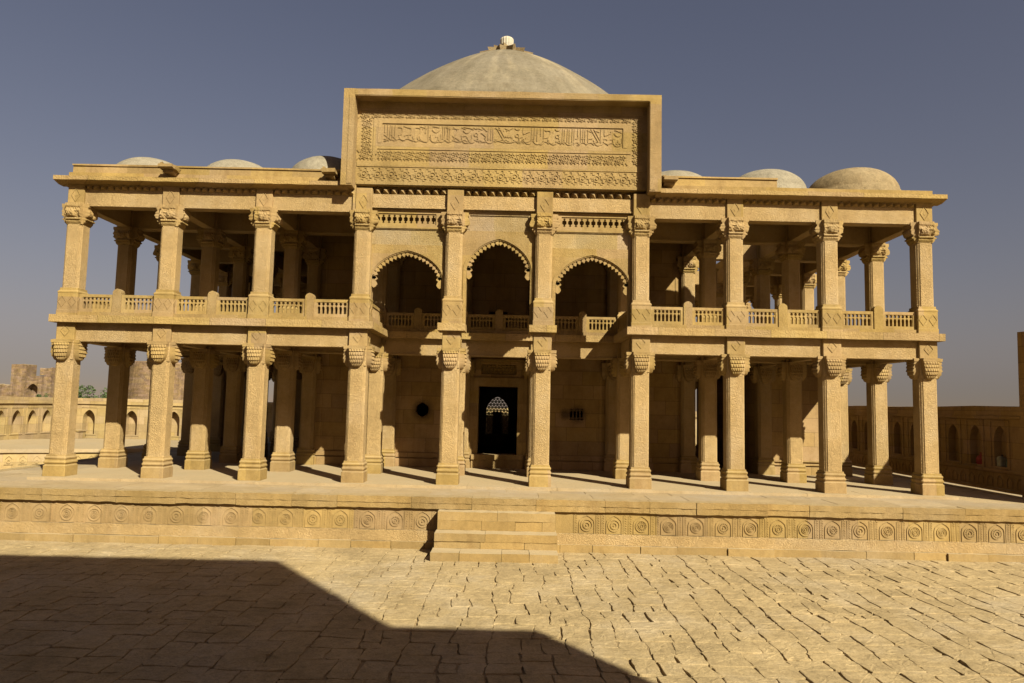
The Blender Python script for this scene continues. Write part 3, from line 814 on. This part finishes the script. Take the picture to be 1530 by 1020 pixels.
# infill wall of the stair in the right wing
mb = MB(); mb.rbox(8.55, 11.3, 4.90, 5.25, 0, 3.5, j=.004); mb.rbox(8.50, 11.32, 4.80, 4.9, 0, .26, j=.004); mb.rbox(8.52, 11.3, 4.83, 4.9, .31, .36); mb.rbox(8.52, 11.3, 4.84, 4.9, .42, .47)
mb.rbox(8.52, 8.75, 5.25, 9.8, 0, 3.5, axis=1)
part(mb, 'stair_wall', 'wall')

# ------------------------------------------------------------------ domes
DX, DY, DR = -.11, 11.2, 6.2
dz = lambda r: 17.32 - .40 * r - .040 * r * r - .0002 * r ** 4
prof = [(DR + .12, 7.9), (DR + .12, 12.5), (DR + .2, 12.55), (DR + .2, 12.8), (DR, 12.85)]
for k in range(0, 45):
    r = DR * (1 - k / 44); prof.append((max(r, .02), dz(r) ))
mb = MB(); mb.lathe(prof, DX, DY, n=96, mod=lambda r, z, a: r * (1 + .004 * sin(5 * a + z) + .003 * sin(11 * a - 2 * z)))
dome = part(mb, 'dome', 'plaster', smooth=True)
mb = MB()
pr = [(.20, 17.2), (.24, 17.40), (.275, 17.58), (.285, 17.78), (.265, 17.84), (.20, 17.89), (.02, 17.91)]
mb.lathe(pr, DX, DY, n=80, mod=lambda r, z, a: r * (1 + .09 * (abs(sin(7 * a)) - .5)))
mb.build('finial', M['white'], dome)
mb = MB()
for ring, (N, r0, r1, lift, hw) in enumerate(((14, .42, 1.27, .17, .25), (9, .20, .72, .27, .20))):
    for k in range(N):
        a = 2 * pi * (k + .5 * ring) / N
        c, s_ = cos(a), sin(a)
        P = lambda t, d, z: (DX + c * d - s_ * t, DY + s_ * d + c * t, z)
        zs = lambda d, h: dz(d) + h
        rm = (r0 + r1) / 2
        vs = [P(-hw * .7, r0, zs(r0, .05)), P(hw * .7, r0, zs(r0, .05)), P(hw, rm, zs(rm, .07 + lift * .3)), P(0, r1, zs(r1, lift + .07)), P(-hw, rm, zs(rm, .07 + lift * .3)), P(0, rm, zs(rm, .12 + lift * .3)),
              P(-hw * .7, r0, zs(r0, -.06)), P(hw * .7, r0, zs(r0, -.06)), P(hw * .8, rm, zs(rm, -.05)), P(0, r1 * .9, zs(r1 * .9, .02)), P(-hw * .8, rm, zs(rm, -.05))]
        mb.add(vs, [(0, 1, 5), (1, 2, 5), (2, 3, 5), (3, 4, 5), (4, 0, 5), (7, 6, 10, 9, 8), (0, 6, 7, 1), (1, 7, 8, 2), (2, 8, 9, 3), (3, 9, 10, 4), (4, 10, 6, 0)])
mb.build('lotus_petals', M['plaster3'], dome)
SD = [(-9.98, 8.79, 1.05, 'plaster2'), (-7.49, 8.79, 1.02, 'plaster2'), (-4.95, 8.95, 1.12, 'plaster2'),
      (4.90, 8.75, 1.05, 'plaster2'), (7.52, 8.85, 1.10, 'plaster2'), (9.98, 8.94, 1.24, 'plaster3')]
for n, (x, zt, rw, mt) in enumerate(SD):
    pr = [(rw + .03, 7.9), (rw + .03, 8.16), (rw, 8.18)]; z0 = 8.18
    for k in range(1, 17):
        a = pi / 2 * k / 16; pr.append((max(.01, rw * cos(a) ** .95), z0 + (zt - z0) * sin(a) ** 1.05))
    mb = MB(); mb.lathe(pr, x, 1.22, n=40, mod=lambda r, z, a: r * (1 + .012 * sin(3 * a + n) + .006 * sin(9 * a + z * 5)))
    part(mb, 'small_dome', mt, smooth=True)

# ------------------------------------------------------------------ platform
ZG = -1.22
PF = -2.27; PW = 13.95
PLAT = empty('platform', (0, 0, 0), 'low carved stone platform the mausoleum stands on, with a frieze of rosettes in arches', 'platform')
mb = MB()
mb.box(-PW + .1, PW - .1, PF + .12, 23.0, ZG - .1, -.075)
core = part(mb, 'core', 'plain', parent=PLAT)
mb = MB()                                                       # worn floor slabs, butted on the core
y = PF + .02
ys = [PF + .34]
while ys[-1] < 22.6: ys.append(min(22.9, ys[-1] + rnd(.7, 1.1)))
def floorslab(mb, x0, x1, y0, y1, z): 
    mb.shade(.86, 1.08)
    mb.box(x0 + .006, x1 - .006, y0 + .006, y1 - .006, z - .07, z + rnd(-.003, .003))
for a, b_ in zip(ys, ys[1:]):
    x = -PW + .35
    while x < PW - .4:
        x2 = min(PW - .35, x + rnd(.8, 1.5)); floorslab(mb, x, x2, a, b_, -.068); x = x2
part(mb, 'floor_slabs', 'floort', parent=PLAT)
mb = MB()
ST = 11.72
x = -ST
while x < ST:
    x2 = min(ST, x + rnd(1.2, 2.4)); mb.rbox(x + .002, x2 - .002, -.50 + rnd(-.012, .012), .35, -.07, 0, j=.004); x = x2
mb.box(-ST, ST, .36, 20.6, -.069, -.001)
part(mb, 'stylobate', 'floor', parent=PLAT)
# coping stones, each its own block
x = -PW
while x < PW:
    x2 = min(PW, x + rnd(.8, 1.7)); d = rnd(-.015, .015)
    mb = MB(); mb.shade(.9, 1.08); mb.rbox(x + .003, x2 - .003, PF + d, PF + .335, -.20, -.06 + rnd(-.008, .006), step=.14, j=.007); mb.rbox(x + .004, x2 - .004, PF + .012 + d, PF + .33, -.33 + rnd(-.008, .014), -.20, step=.12, j=.008)
    part(mb, 'coping_stone', 'ashlarc', parent=PLAT); x = x2
for sx in (-1, 1):
    mb = MB(); a, c = sorted((sx * PW, sx * (PW - .34))); mb.rbox(a, c, PF + .34, 22.9, -.32, -.062, axis=1, step=.5); part(mb, 'side_coping', 'fine', parent=PLAT)
yf = PF + .09
mb = MB(); mb.rbox(-PW + .08, PW - .08, yf, yf + .2, -.82, -.33, j=.002)
part(mb, 'frieze_wall', 'frieze', parent=PLAT)
mb = MB(); mb.rbox(-PW + .05, PW - .05, yf - .05, yf + .2, -1.06, -.82, step=.25, j=.006); part(mb, 'carved_band', 'carved2', parent=PLAT)
mb = MB(); x = -PW
while x < PW:
    x2 = min(PW, x + rnd(.7, 1.2)); d = rnd(-.03, .03); mb.shade(); mb.rbox(x + .005, x2 - .005, yf - .12 + d, yf + .2, ZG - .06, -1.06 + rnd(-.01, .005), j=.006, step=.2); x = x2
part(mb, 'base_course', 'ashlar', parent=PLAT)
# rosette panels
def rosette_panel(seed):
    mb = MB(); T = lambda p, q, a: (p, -a, q); rs = random.Random(seed)
    def outl(s): return [(-.168 * s, -.215), (.168 * s, -.215), (.168 * s, .02), (.150 * s, .085), (.085 * s, .145), (.0, .155 + .035 * s), (-.085 * s, .145), (-.150 * s, .085), (-.168 * s, .02)]
    mb.ring(outl(1.09), outl(1.0), -.01, .018, T)
    K = rs.uniform(.9, 1.12)
    mb.ring(circ(0, -.025, .132 * K, 20), circ(0, -.025, .108 * K, 20), -.01, .020, T)
    if seed % 2: 
        for k in range(14): a = 2 * pi * k / 14; mb.prism(circ(.088 * cos(a), -.025 + .088 * sin(a), .013, 5), -.01, .020, T)
    else: mb.ring(circ(0, -.025, .088, 16), circ(0, -.025, .074, 16), -.01, .017, T)
    mb.ring(circ(0, -.025, (.058 if seed % 3 else .075), 14), circ(0, -.025, (.040 if seed % 3 else .052), 14), -.01, .022, T); mb.prism(circ(0, -.025, .022, 8), -.01, .020, T)
    for x0 in (-.255, .255):                                     # carved upright strips between arches
        mb.box(x0 - .045, x0 + .045, -.012, .01, -.22, .20)
        for q in range(8):
            z = -.20 + q * .053
            mb.prism([(x0 - .03, z), (x0, z + .024), (x0 + .03, z), (x0, z + .05)], 0, .022 + rs.uniform(-.004, .004), T)
    return mb
RP = [rosette_panel(k).build('rosette_panel', M['frieze'], PLAT) for k in (1, 2, 3, 4, 5, 6)]
n = 44; first = [True] * 6; cnt = 0
for k in range(n):
    x = -PW + .25 + (k + .5) * (2 * PW - .5) / n
    if -1.45 < x < 1.70: continue
    q = (cnt * 5 + cnt // 4 + cnt // 7) % 6; cnt += 1
    loc = (x, yf + .001, -.60)
    if first[q]: first[q] = False; RP[q].location = loc
    else: copy_tree(RP[q], PLAT, loc)
# steps
STEP = empty('stone_steps', (.13, -3, ZG), 'three worn stone steps leading up to the middle of the carved platform', 'steps')
inv = lambda p: (p[0] - .13, p[1] + 3, p[2] - ZG)
for (xa, xb, y0, y1, z0, z1, cuts) in ((-1.23, 1.46, -3.50, PF + .03, ZG - .05, -1.05, [-.62, .27, .85]), (-1.20, 1.47, -3.02, PF + .03, -1.05, -.90, [-.2, .75]), (-1.20, 1.46, -3.02, PF + .03, -.90, -.73, [-.1]),
                                  (-1.18, 1.44, -2.60, PF + .03, -.73, -.52, [-.2, .55, 1.15]), (-1.18, 1.44, -2.60, PF + .03, -.52, -.335, [.15])):
    xs = [xa] + cuts + [xb]
    mb = MB()
    for a, b_ in zip(xs, xs[1:]): mb.shade(); mb.rbox(a + .003, b_ - .003, y0 + rnd(-.012, .012), y1, z0 + .002, z1, step=.16, j=.006)
    mb.v = [inv(p) for p in mb.v]
    mb.build('step_course', M['ashlar'], STEP)

# ------------------------------------------------------------------ ground
mb = MB(); mb.box(-1200, 1200, -1200, 1200, ZG - .5, ZG - .06)
tag(mb.build('ground', M['sand']), 'flat dry sandy ground reaching to the horizon', 'ground', kind='structure')
from mathutils import noise as mn
mb = MB(); nx, ny = 330, 130; x0, x1, y0, y1 = -18.5, 18.5, -16, PF + .05
for j in range(ny + 1):
    for i in range(nx + 1):
        x = x0 + (x1 - x0) * i / nx; y = y0 + (y1 - y0) * j / ny
        v = mn.noise((x * 1.1, y * 1.1, 0)) * .6 + mn.noise((x * 3.7, y * 3.7, 4)) * .5
        mb.v.append((x, y, ZG - .024 + .028 * min(.38, max(-1.6, v * 1.3))))
for j in range(ny):
    for i in range(nx): a = j * (nx + 1) + i; mb.f.append((a, a + 1, a + nx + 2, a + nx + 1))
tag(mb.build('courtyard_dirt', M['dirt'], recalc=False, smooth=True), 'dry earth filling the joints of the courtyard paving', 'ground', kind='structure')
mb = MB(); tones = []
def sett(x, y, w, l, y1):
    g = rnd(.002, .009) if rnd(0, 1) < .8 else rnd(.009, .022)
    wob = lambda xx, yy: .10 * mn.noise((xx * .6, yy * .6, 1.0)) + .05 * mn.noise((xx * 1.9, yy * 1.9, 7.0))
    woy = lambda xx, yy: .12 * mn.noise((xx * .6, yy * .6, 11.0)) + .05 * mn.noise((xx * 1.9, yy * 1.9, 17.0))
    edge = []; J = .024; sk = rnd(-.04, .04); sq_ = rnd(-.04, .04)
    for (sx, sy, ex, ey) in ((0, 0, 1, 0), (1, 0, 1, 1), (1, 1, 0, 1), (0, 1, 0, 0)):
        for t in (.05, .28, .5, .72, .95):
            fx = sx + (ex - sx) * t; fy = sy + (ey - sy) * t
            px = x + g + (w - 2 * g) * fx + rnd(-J, J) * .5 + sq_ * (fy - .5); py = y + g + (l - 2 * g) * fy + rnd(-J, J) * .5 + sk * (fx - .5)
            edge.append((px + wob(px, py), min(py + woy(px, py), y1 + .03)))
    z = ZG + rnd(-.009, .006); tx, ty = rnd(-.010, .010), rnd(-.010, .010)
    m_ = len(edge); cx = sum(p[0] for p in edge) / m_; cy = sum(p[1] for p in edge) / m_
    zz = lambda p: z + (p[0] - cx) * tx + (p[1] - cy) * ty
    vs = [(p[0], p[1], ZG - .06) for p in edge]
    vs += [(p[0] + (cx - p[0]) * .015, p[1] + (cy - p[1]) * .015, zz(p) - rnd(.001, .006)) for p in edge]
    for fr, jz in ((.05, .002), (.35, .004), (.68, .004)):
        for p in edge:
            q = (p[0] + (cx - p[0]) * fr, p[1] + (cy - p[1]) * fr); vs.append((q[0], q[1], zz(q) + rnd(-jz, jz)))
    vs.append((cx, cy, zz((cx, cy)) + rnd(-.004, .004)))
    fs = []
    for r in range(4):
        for i in range(m_):
            k = (i + 1) % m_; fs.append((r * m_ + i, r * m_ + k, (r + 1) * m_ + k, (r + 1) * m_ + i))
    for i in range(m_): fs.append((4 * m_ + i, 4 * m_ + (i + 1) % m_, 5 * m_))
    mb.add(vs, fs)
    t = rnd(.88, 1.07); warm = rnd(-.03, .03)
    tones.extend([(t * (1 + warm), t, t * (1 - warm * 1.5), 1)] * len(vs))
def split(x, y, w, l, y1):
    big = max(w, l); lim = rnd(.52, .86)
    if big < lim and w * l < .34: sett(x, y, w, l, y1); return
    f = rnd(.36, .64)
    if w > l * rnd(.75, 1.35): split(x, y, w * f, l, y1); split(x + w * f, y, w * (1 - f), l, y1)
    else: split(x, y, w, l * f, y1); split(x, y + l * f, w, l * (1 - f), y1)
def pave(x0, x1, y0, y1):
    x = x0
    while x < x1:
        w = rnd(.85, 1.5); y = y0 - rnd(0, 1.5)
        while y < y1:
            l = rnd(1.0, 2.2)
            if y + l > y1 - .4: l = y1 - y + .02
            split(x, y, w, l, y1); y += l
        x += w
pave(-17.5, 17.5, -15.5, PF - .02)
pv = mb.build('paving', M['paving'], recalc=False)
ca = pv.data.color_attributes.new('tone', 'FLOAT_COLOR', 'POINT')
ca.data.foreach_set('color', [c for t in tones for c in t])
tag(pv, 'courtyard paving of uneven rough sandstone setts', 'paving', kind='structure')

# ------------------------------------------------------------------ enclosure walls
def enclosure(name, label, org, ang, length, z0, z1, centers, nw, nz0, nzs, nh, mat, depth=.22, dado=None, coping=.30):
    """wall along local +u from org; its face looks along local -v (v = depth into the wall)"""
    root = empty(name, (org[0], org[1], 0), label, 'wall', rz=ang)
    mb = MB(); cs = sorted(centers); edges = [0] + [(a + b_) / 2 for a, b_ in zip(cs, cs[1:])] + [length]
    for c, a, b_ in zip(cs, edges, edges[1:]):
        arch_wall(mb, a, b_, z0, z1 - coping, c, nw, nzs, nh, 0, depth, n=14, sill=nz0)
    mb.box(0, length, depth, depth + .35, z0, z1 - coping)
    for c in cs:                                                # thin raised frames
        T = lambda p, q, a_: (p, -a_, q)
        o_ = [(c - nw - .14, nz0 - .05), (c + nw + .14, nz0 - .05), (c + nw + .14, nzs + nh + .16), (c - nw - .14, nzs + nh + .16)]
        i_ = [(c - nw - .10, nz0 - .01), (c + nw + .10, nz0 - .01), (c + nw + .10, nzs + nh + .12), (c - nw - .10, nzs + nh + .12)]
        mb.ring(o_, i_, -.004, .025, T)
    mb.build('masonry', M[mat], root)
    mb = MB(); mb.rbox(0, length, -.06, depth + .40, z1 - coping, z1, step=1.0, j=.018, axis=0); mb.rbox(0, length, -.09, 0, z1 - coping - .05, z1 - coping + .02, step=1, j=.006, axis=0)
    mb.build('coping', M[mat], root)
    if dado:
        mb = MB(); mb.rbox(0, length, -.06, 0, dado, dado + .07, step=.6, j=.006, axis=0); mb.rbox(0, length, -.08, 0, z0, z0 + .08, step=.6, j=.006, axis=0)
        u = .3
        while u < length:
            o = lambda s: [(u - .13 * s, z0 + .13), (u + .13 * s, z0 + .13), (u + .13 * s, z0 + .32), (u, z0 + .34 + .11 * s), (u - .13 * s, z0 + .32)]
            mb.ring(o(1), o(.75), -.004, .02, lambda p, q, a_: (p, -a_, q)); u += .42
        mb.build('dado', M[mat], root)
    return root
# right wall: faces -x, runs toward the viewer (u grows toward -y)
RWX = 14.35
U0 = 23.6
cent = [U0 - y for y in [1.81 + 1.1 * k for k in range(19)]]
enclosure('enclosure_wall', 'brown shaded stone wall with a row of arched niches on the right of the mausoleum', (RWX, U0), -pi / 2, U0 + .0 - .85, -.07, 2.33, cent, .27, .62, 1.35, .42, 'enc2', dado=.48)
mb = MB()
mb.rbox(RWX - .08, RWX + .9, -2.6, .86, ZG, 4.35, step=.35, j=.03, axis=1)
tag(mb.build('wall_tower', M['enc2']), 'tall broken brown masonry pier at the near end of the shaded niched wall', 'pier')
# rear and left walls
LX, BY = -26.1, 24.5
bc = [(px - 762) * 43.5 / 1086 + .38 - LX for px in (137, 200, 264)]
bc = [bc[0] - 2.55 * .5 * 0 + 2.52 * k for k in range(0, 16)]
enclosure('enclosure_wall', 'sunlit buff stone wall with arched niches behind the colonnade, closing the rear of the court', (LX, BY), 0, 41.0, -.45, 1.93, bc, .36, -.20, .70, .55, 'enc', depth=.45)
lc = [24.5 - (K - 19.04) for K in ()]
L0 = 4.0
lc = [((26.5 * 1086) / (762 - px) - 19.04) - L0 for px in (6, 27, 48.5, 70)]
lc = [lc[0] + 1.27 * k for k in range(-9, 6)]
enclosure('enclosure_wall', 'sunlit buff stone wall with close set niches at the left edge of the court', (LX, L0), pi / 2, BY - L0, -.45, 1.93, [c for c in lc if .5 < c < BY - L0 - .5], .36, -.05, .72, .50, 'enc', depth=.40)

# raised grave terrace on the left
TER = empty('grave_terrace', (-18.2, 14.4, ZG), 'low stone grave terrace with a carved side, left of the colonnade', 'terrace', rz=radians(24))
mb = MB(); mb.rbox(-12, 2.2, 0, 9, 0, .74, step=.8, j=.01, axis=0); mb.build('body', M['enc'], TER)
mb = MB(); mb.rbox(-12.05, 2.25, -.10, .4, .74, .90, step=.7, j=.012, axis=0); mb.rbox(-12, 2.2, .4, 9, .74, .88, j=.01); mb.build('coping', M['floor'], TER)
mb = MB(); T = lambda p, q, a_: (p, -a_, q); u = -11.8
while u < 2.0:
    o = lambda s: [(u - .17 * s, .22), (u + .17 * s, .22), (u + .17 * s, .46), (u, .50 + .12 * s), (u - .17 * s, .46)]
    mb.ring(o(1), o(.78), -.01, .03, T); mb.ring(circ(u, .36, .09, 10), circ(u, .36, .05, 10), -.01, .03, T); u += .52
mb.build('arch_frieze', M['enc'], TER)
mb = MB()
for k in range(5): mb.rbox(-.6 + rnd(-.1, .1) + .14 * k, 3.6 - .3 * k + rnd(-.1, .1), .1 * k, 2.2, .16 * k, .16 * k + .15, step=.3, j=.03, axis=0)
o = mb.build('rubble_steps', M['enc']); o.location = (-16.6, 16.2, ZG); o.rotation_euler.z = radians(15)
tag(o, 'heap of broken stone courses like ruined steps beside the carved terrace', 'rubble')
mb = MB(); mb.rbox(-.45, .45, 0, .7, 0, .42, step=.2, j=.012); mb.rbox(-.5, .5, -.05, .75, .42, .5, step=.2, j=.012)
o = mb.build('stone_block', M['enc']); o.location = (-25.0, 23.4, -.42)
tag(o, 'oblong stone block lying before the rear niched wall', 'stone block')

# things left in the right niches
def niche_y(k): return 1.81 + 1.1 * k
mb = MB(); pr = [(.12, 0), (.15, .04), (.16, .14), (.13, .22), (.07, .27), (.05, .31), (.08, .34), (.02, .35)]
mb.lathe(pr, 0, 0, n=20, mod=lambda r, z, a: r * (1 + .10 * sin(3 * a + 9 * z) + .05 * sin(7 * a)))
o = mb.build('bag', M['red'], smooth=True); o.location = (RWX + .10, niche_y(1) - .14, .62)
tag(o, 'small red cloth bag lying in a niche of the shaded right wall', 'bag')
can = empty('canister', (RWX + .10, niche_y(0) + .12, .62), 'off white plastic canister with a cap in the niche nearest the pier', 'canister')
mb = MB(); loft(mb, [(sq(.085, .02), 0), (sq(.09, .025), .02), (sq(.09, .025), .24), (sq(.06, .02), .29)]); mb.build('body', M['whitep'], can)
mb = MB(); mb.lathe([(.03, .28), (.03, .33), (.004, .335)], .03, 0, n=14); mb.build('cap', M['iron'], can)
btl = empty('bottle', (RWX + .12, niche_y(0) - .13, .62), 'dark green bottle standing beside the off white canister', 'bottle')
mb = MB(); mb.lathe([(.05, 0), (.055, .02), (.055, .18), (.02, .25), (.02, .29)], 0, 0, n=16); mb.build('body', M['green'], btl, smooth=True)
mb = MB(); mb.lathe([(.024, .285), (.024, .31), (.003, .312)], 0, 0, n=12); mb.build('cap', M['iron'], btl)

# ------------------------------------------------------------------ ruins beyond the wall
RU = empty('ruined_gateway', (-72, 91, ZG), 'ruined brick gateway with two broken towers and a dark pointed arch, far beyond the wall', 'ruin')
D2 = 110.; mm = D2 / 1086
def RXp(px): return (px - 762) * mm + .38 + 72
def RZp(py, hor=589.5): return 2.05 + (hor - py) * mm - ZG
mb = MB(); mb.rbox(RXp(17), RXp(38.5), 0, 2.4, 0, RZp(544), step=.5, j=.10, axis=0); mb.build('tower', M['brick'], RU)
mb = MB(); mb.rbox(RXp(56), RXp(75.5), .3, 2.5, 0, RZp(561), step=.4, j=.08, axis=0); mb.rbox(RXp(58), RXp(75.5), .3, 2.5, RZp(561), RZp(549), step=.4, j=.14, axis=0); mb.build('tower', M['brick'], RU)
mb = MB(); arch_wall(mb, RXp(38.5), RXp(56), 0, RZp(561), RXp(47.5), 1.05, RZp(588), 1.55, .5, 1.4); mb.rbox(RXp(37), RXp(59), 1.6, 2.4, 0, RZp(565), j=.1); mb.build('arch', M['brick'], RU)
mb = MB(); mb.rbox(RXp(-25), RXp(17), .6, 1.6, 0, RZp(575), step=.7, j=.16, axis=0); mb.build('broken_wall', M['brick'], RU)
mb = MB(); pr = [(4.6, 0), (4.6, 3.0)] + [(4.6 * cos(pi / 2 * k / 14) + .01, 3.0 + 4.4 * (1 if False else sin(pi / 2 * k / 14)) * .72) for k in range(15)]
mb.lathe(pr, 0, 0, n=40); o = mb.build('distant_dome', M['plaster2'], smooth=True); o.location = (-79.5, 104, ZG)
tag(o, 'pale plastered dome half hidden behind the ruined gateway', 'dome')
BT = empty('brick_tomb', (-43.0, 71, ZG), 'weathered brick tomb with a round tapering corner tower, behind the left colonnade', 'ruin')
mb = MB(); mb.lathe([(3.75, 0), (3.62, 2.5), (3.35, 7.45), (3.25, 7.6), (2.6, 7.62)], 0, 0, n=48, mod=lambda r, z, a: r * (1 + .006 * sin(13 * a + 3 * z) + .004 * sin(29 * a)))
mb.build('tower', M['brick'], BT)
mb = MB()
arch_wall(mb, 2.2, 9.5, 0, 7.3, 5.2, 1.6, 2.6, 2.2, 1.0, 2.6); mb.box(2.2, 9.5, 2.6, 6.0, 0, 7.3); mb.rbox(2.2, 9.5, .85, 1.0, 5.55, 5.75); mb.build('arched_wall', M['brick'], BT)

# bushes
def bush(name, label, loc, rx, ry, rz_, n, seed, leaf=.09):
    r = random.Random(seed); root = empty(name, loc, label, 'bush')
    mb = MB()
    clumps = [(r.uniform(-rx, rx) * .8, r.uniform(-ry, ry) * .6, r.uniform(.35, .95) * rz_, r.uniform(.25, .5)) for _ in range(26)]
    for _ in range(n):
        c = r.choice(clumps); a = r.uniform(0, 2 * pi); b_ = math.acos(r.uniform(-1, 1)); q = c[3] * r.uniform(.6, 1.0) * min(rx, rz_) * .75
        x, y, z = c[0] + q * sin(b_) * cos(a), c[1] + q * sin(b_) * sin(a), max(.02, c[2] + q * cos(b_))
        d1 = (r.uniform(-1, 1), r.uniform(-1, 1), r.uniform(-.5, 1)); d2 = (r.uniform(-1, 1), r.uniform(-1, 1), r.uniform(-1, 1)); s_ = leaf * r.uniform(.6, 1.4)
        mb.add([(x - d1[0] * s_, y - d1[1] * s_, z - d1[2] * s_), (x + d2[0] * s_ * .5, y + d2[1] * s_ * .5, z + d2[2] * s_ * .5), (x + d1[0] * s_, y + d1[1] * s_, z + d1[2] * s_), (x - d2[0] * s_ * .5, y - d2[1] * s_ * .5, z - d2[2] * s_ * .5)], [(0, 1, 2, 3)])
    mb.build('foliage', M['leaf'], root, recalc=False)
    mb = MB()
    for k in range(9):
        c = clumps[k]; T = lambda p, q, a_: (p, a_, q)
        mb.prism([(c[0] * .2 - .03, 0), (c[0] * .2 + .03, 0), (c[0] + .015, c[2]), (c[0] - .015, c[2])], c[1] - .02, c[1] + .02, T)
    mb.build('stems', M['twig'], root)
    return root
bush('bush', 'green bush showing above the rear wall between two colonnade columns', (-34.0, 41, ZG), 1.9, 1.4, 3.95, 5200, 4)
bush('bush', 'small dusty bush at the foot of the ruined gateway', (-53.5, 66, ZG), 1.3, 1.0, 3.5, 2200, 9)

# ------------------------------------------------------------------ gatehouse behind the viewpoint
GY = -20.5
mb = MB()
h1, h2 = 14.83, 11.05
arch_wall(mb, -7.2, 7.42, ZG, ZG + h1, 0, 2.0, 2.4, 1.6, GY - 3, GY, n=20)
mb.box(7.42, 9.55, GY - 3, GY, ZG, ZG + h2); mb.box(-22, -7.2, GY - 3, GY, ZG, ZG + h2 * .6)
g = empty('gatehouse', (0, GY, ZG), 'tall stepped stone gatehouse behind the viewpoint that shades the paving', 'gatehouse')
mb.v = [(p[0], p[1] - GY, p[2] - ZG) for p in mb.v]; mb.build('masonry', M['enc'], g)
mb = MB(); mb.box(-3, 3, 0, 2.2, 0, 1.55); mb.box(-3, 3, 2.2, 2.7, 0, .8); mb.build('landing', M['floor'], g)

# ------------------------------------------------------------------ camera, light, sky
cam = bpy.data.cameras.new('camera'); co = bpy.data.objects.new('camera', cam); COL.objects.link(co)
cam.sensor_width = 36; cam.lens = 1086.56 / 1530 * 36; cam.clip_end = 5000; cam.clip_start = .05
from mathutils import Matrix, Vector
yaw, pitch, roll = .0005, .0877, .022
fwd = Vector((sin(yaw) * cos(pitch), cos(yaw) * cos(pitch), sin(pitch))); right = Vector((cos(yaw), -sin(yaw), 0)); up = right.cross(fwd)
r2 = right * cos(roll) + up * sin(roll); u2 = up * cos(roll) - right * sin(roll)
mw = Matrix(((r2.x, u2.x, -fwd.x, .38), (r2.y, u2.y, -fwd.y, -19.04), (r2.z, u2.z, -fwd.z, 2.05), (0, 0, 0, 1)))
co.matrix_world = mw
scene.camera = co

AZ, EL = radians(35), radians(36)
sd = Vector((sin(AZ) * cos(EL), -cos(AZ) * cos(EL), sin(EL)))
sun = bpy.data.lights.new('sun', 'SUN'); so = bpy.data.objects.new('sun', sun); COL.objects.link(so)
sun.energy = 5.0; sun.angle = radians(.55); sun.color = (1, .955, .79)
so.rotation_euler = sd.to_track_quat('Z', 'Y').to_euler(); so.location = (20, -30, 30)
w = bpy.data.worlds.new('World'); scene.world = w; w.use_nodes = True
nt = w.node_tree; nt.nodes.clear()
sky = nt.nodes.new('ShaderNodeTexSky'); sky.sky_type = 'NISHITA'; sky.sun_disc = False
sky.sun_elevation = EL; sky.sun_rotation = pi - AZ; sky.air_density = 1.5; sky.dust_density = 4.0; sky.ozone_density = 1.0; sky.altitude = 0
sky2 = nt.nodes.new('ShaderNodeTexSky'); sky2.sky_type = 'NISHITA'; sky2.sun_disc = False    # clearer air above the dust
sky2.sun_elevation = EL; sky2.sun_rotation = pi - AZ; sky2.air_density = 1.0; sky2.dust_density = .3; sky2.ozone_density = 1.0; sky2.altitude = 3000
sm = nt.nodes.new('ShaderNodeMix'); sm.data_type = 'RGBA'; sm.inputs[0].default_value = .35
nt.links.new(sky.outputs[0], sm.inputs[6]); nt.links.new(sky2.outputs[0], sm.inputs[7])
bg = nt.nodes.new('ShaderNodeBackground'); bg.inputs[1].default_value = .05
mx = nt.nodes.new('ShaderNodeMix'); mx.data_type = 'RGBA'; mx.blend_type = 'MULTIPLY'; mx.inputs[0].default_value = 1; mx.inputs[7].default_value = (.70, .531, .512, 1)
nt.links.new(sm.outputs[2], mx.inputs[6]); nt.links.new(mx.outputs[2], bg.inputs[0])
wo = nt.nodes.new('ShaderNodeOutputWorld'); nt.links.new(bg.outputs[0], wo.inputs[0])
vs_ = scene.view_settings; vs_.view_transform = 'Standard'; vs_.look = 'None'; vs_.exposure = 1.15; vs_.gamma = 1; vs_.use_curve_mapping = False
scene.cycles.max_bounces = 6; scene.cycles.diffuse_bounces = 4
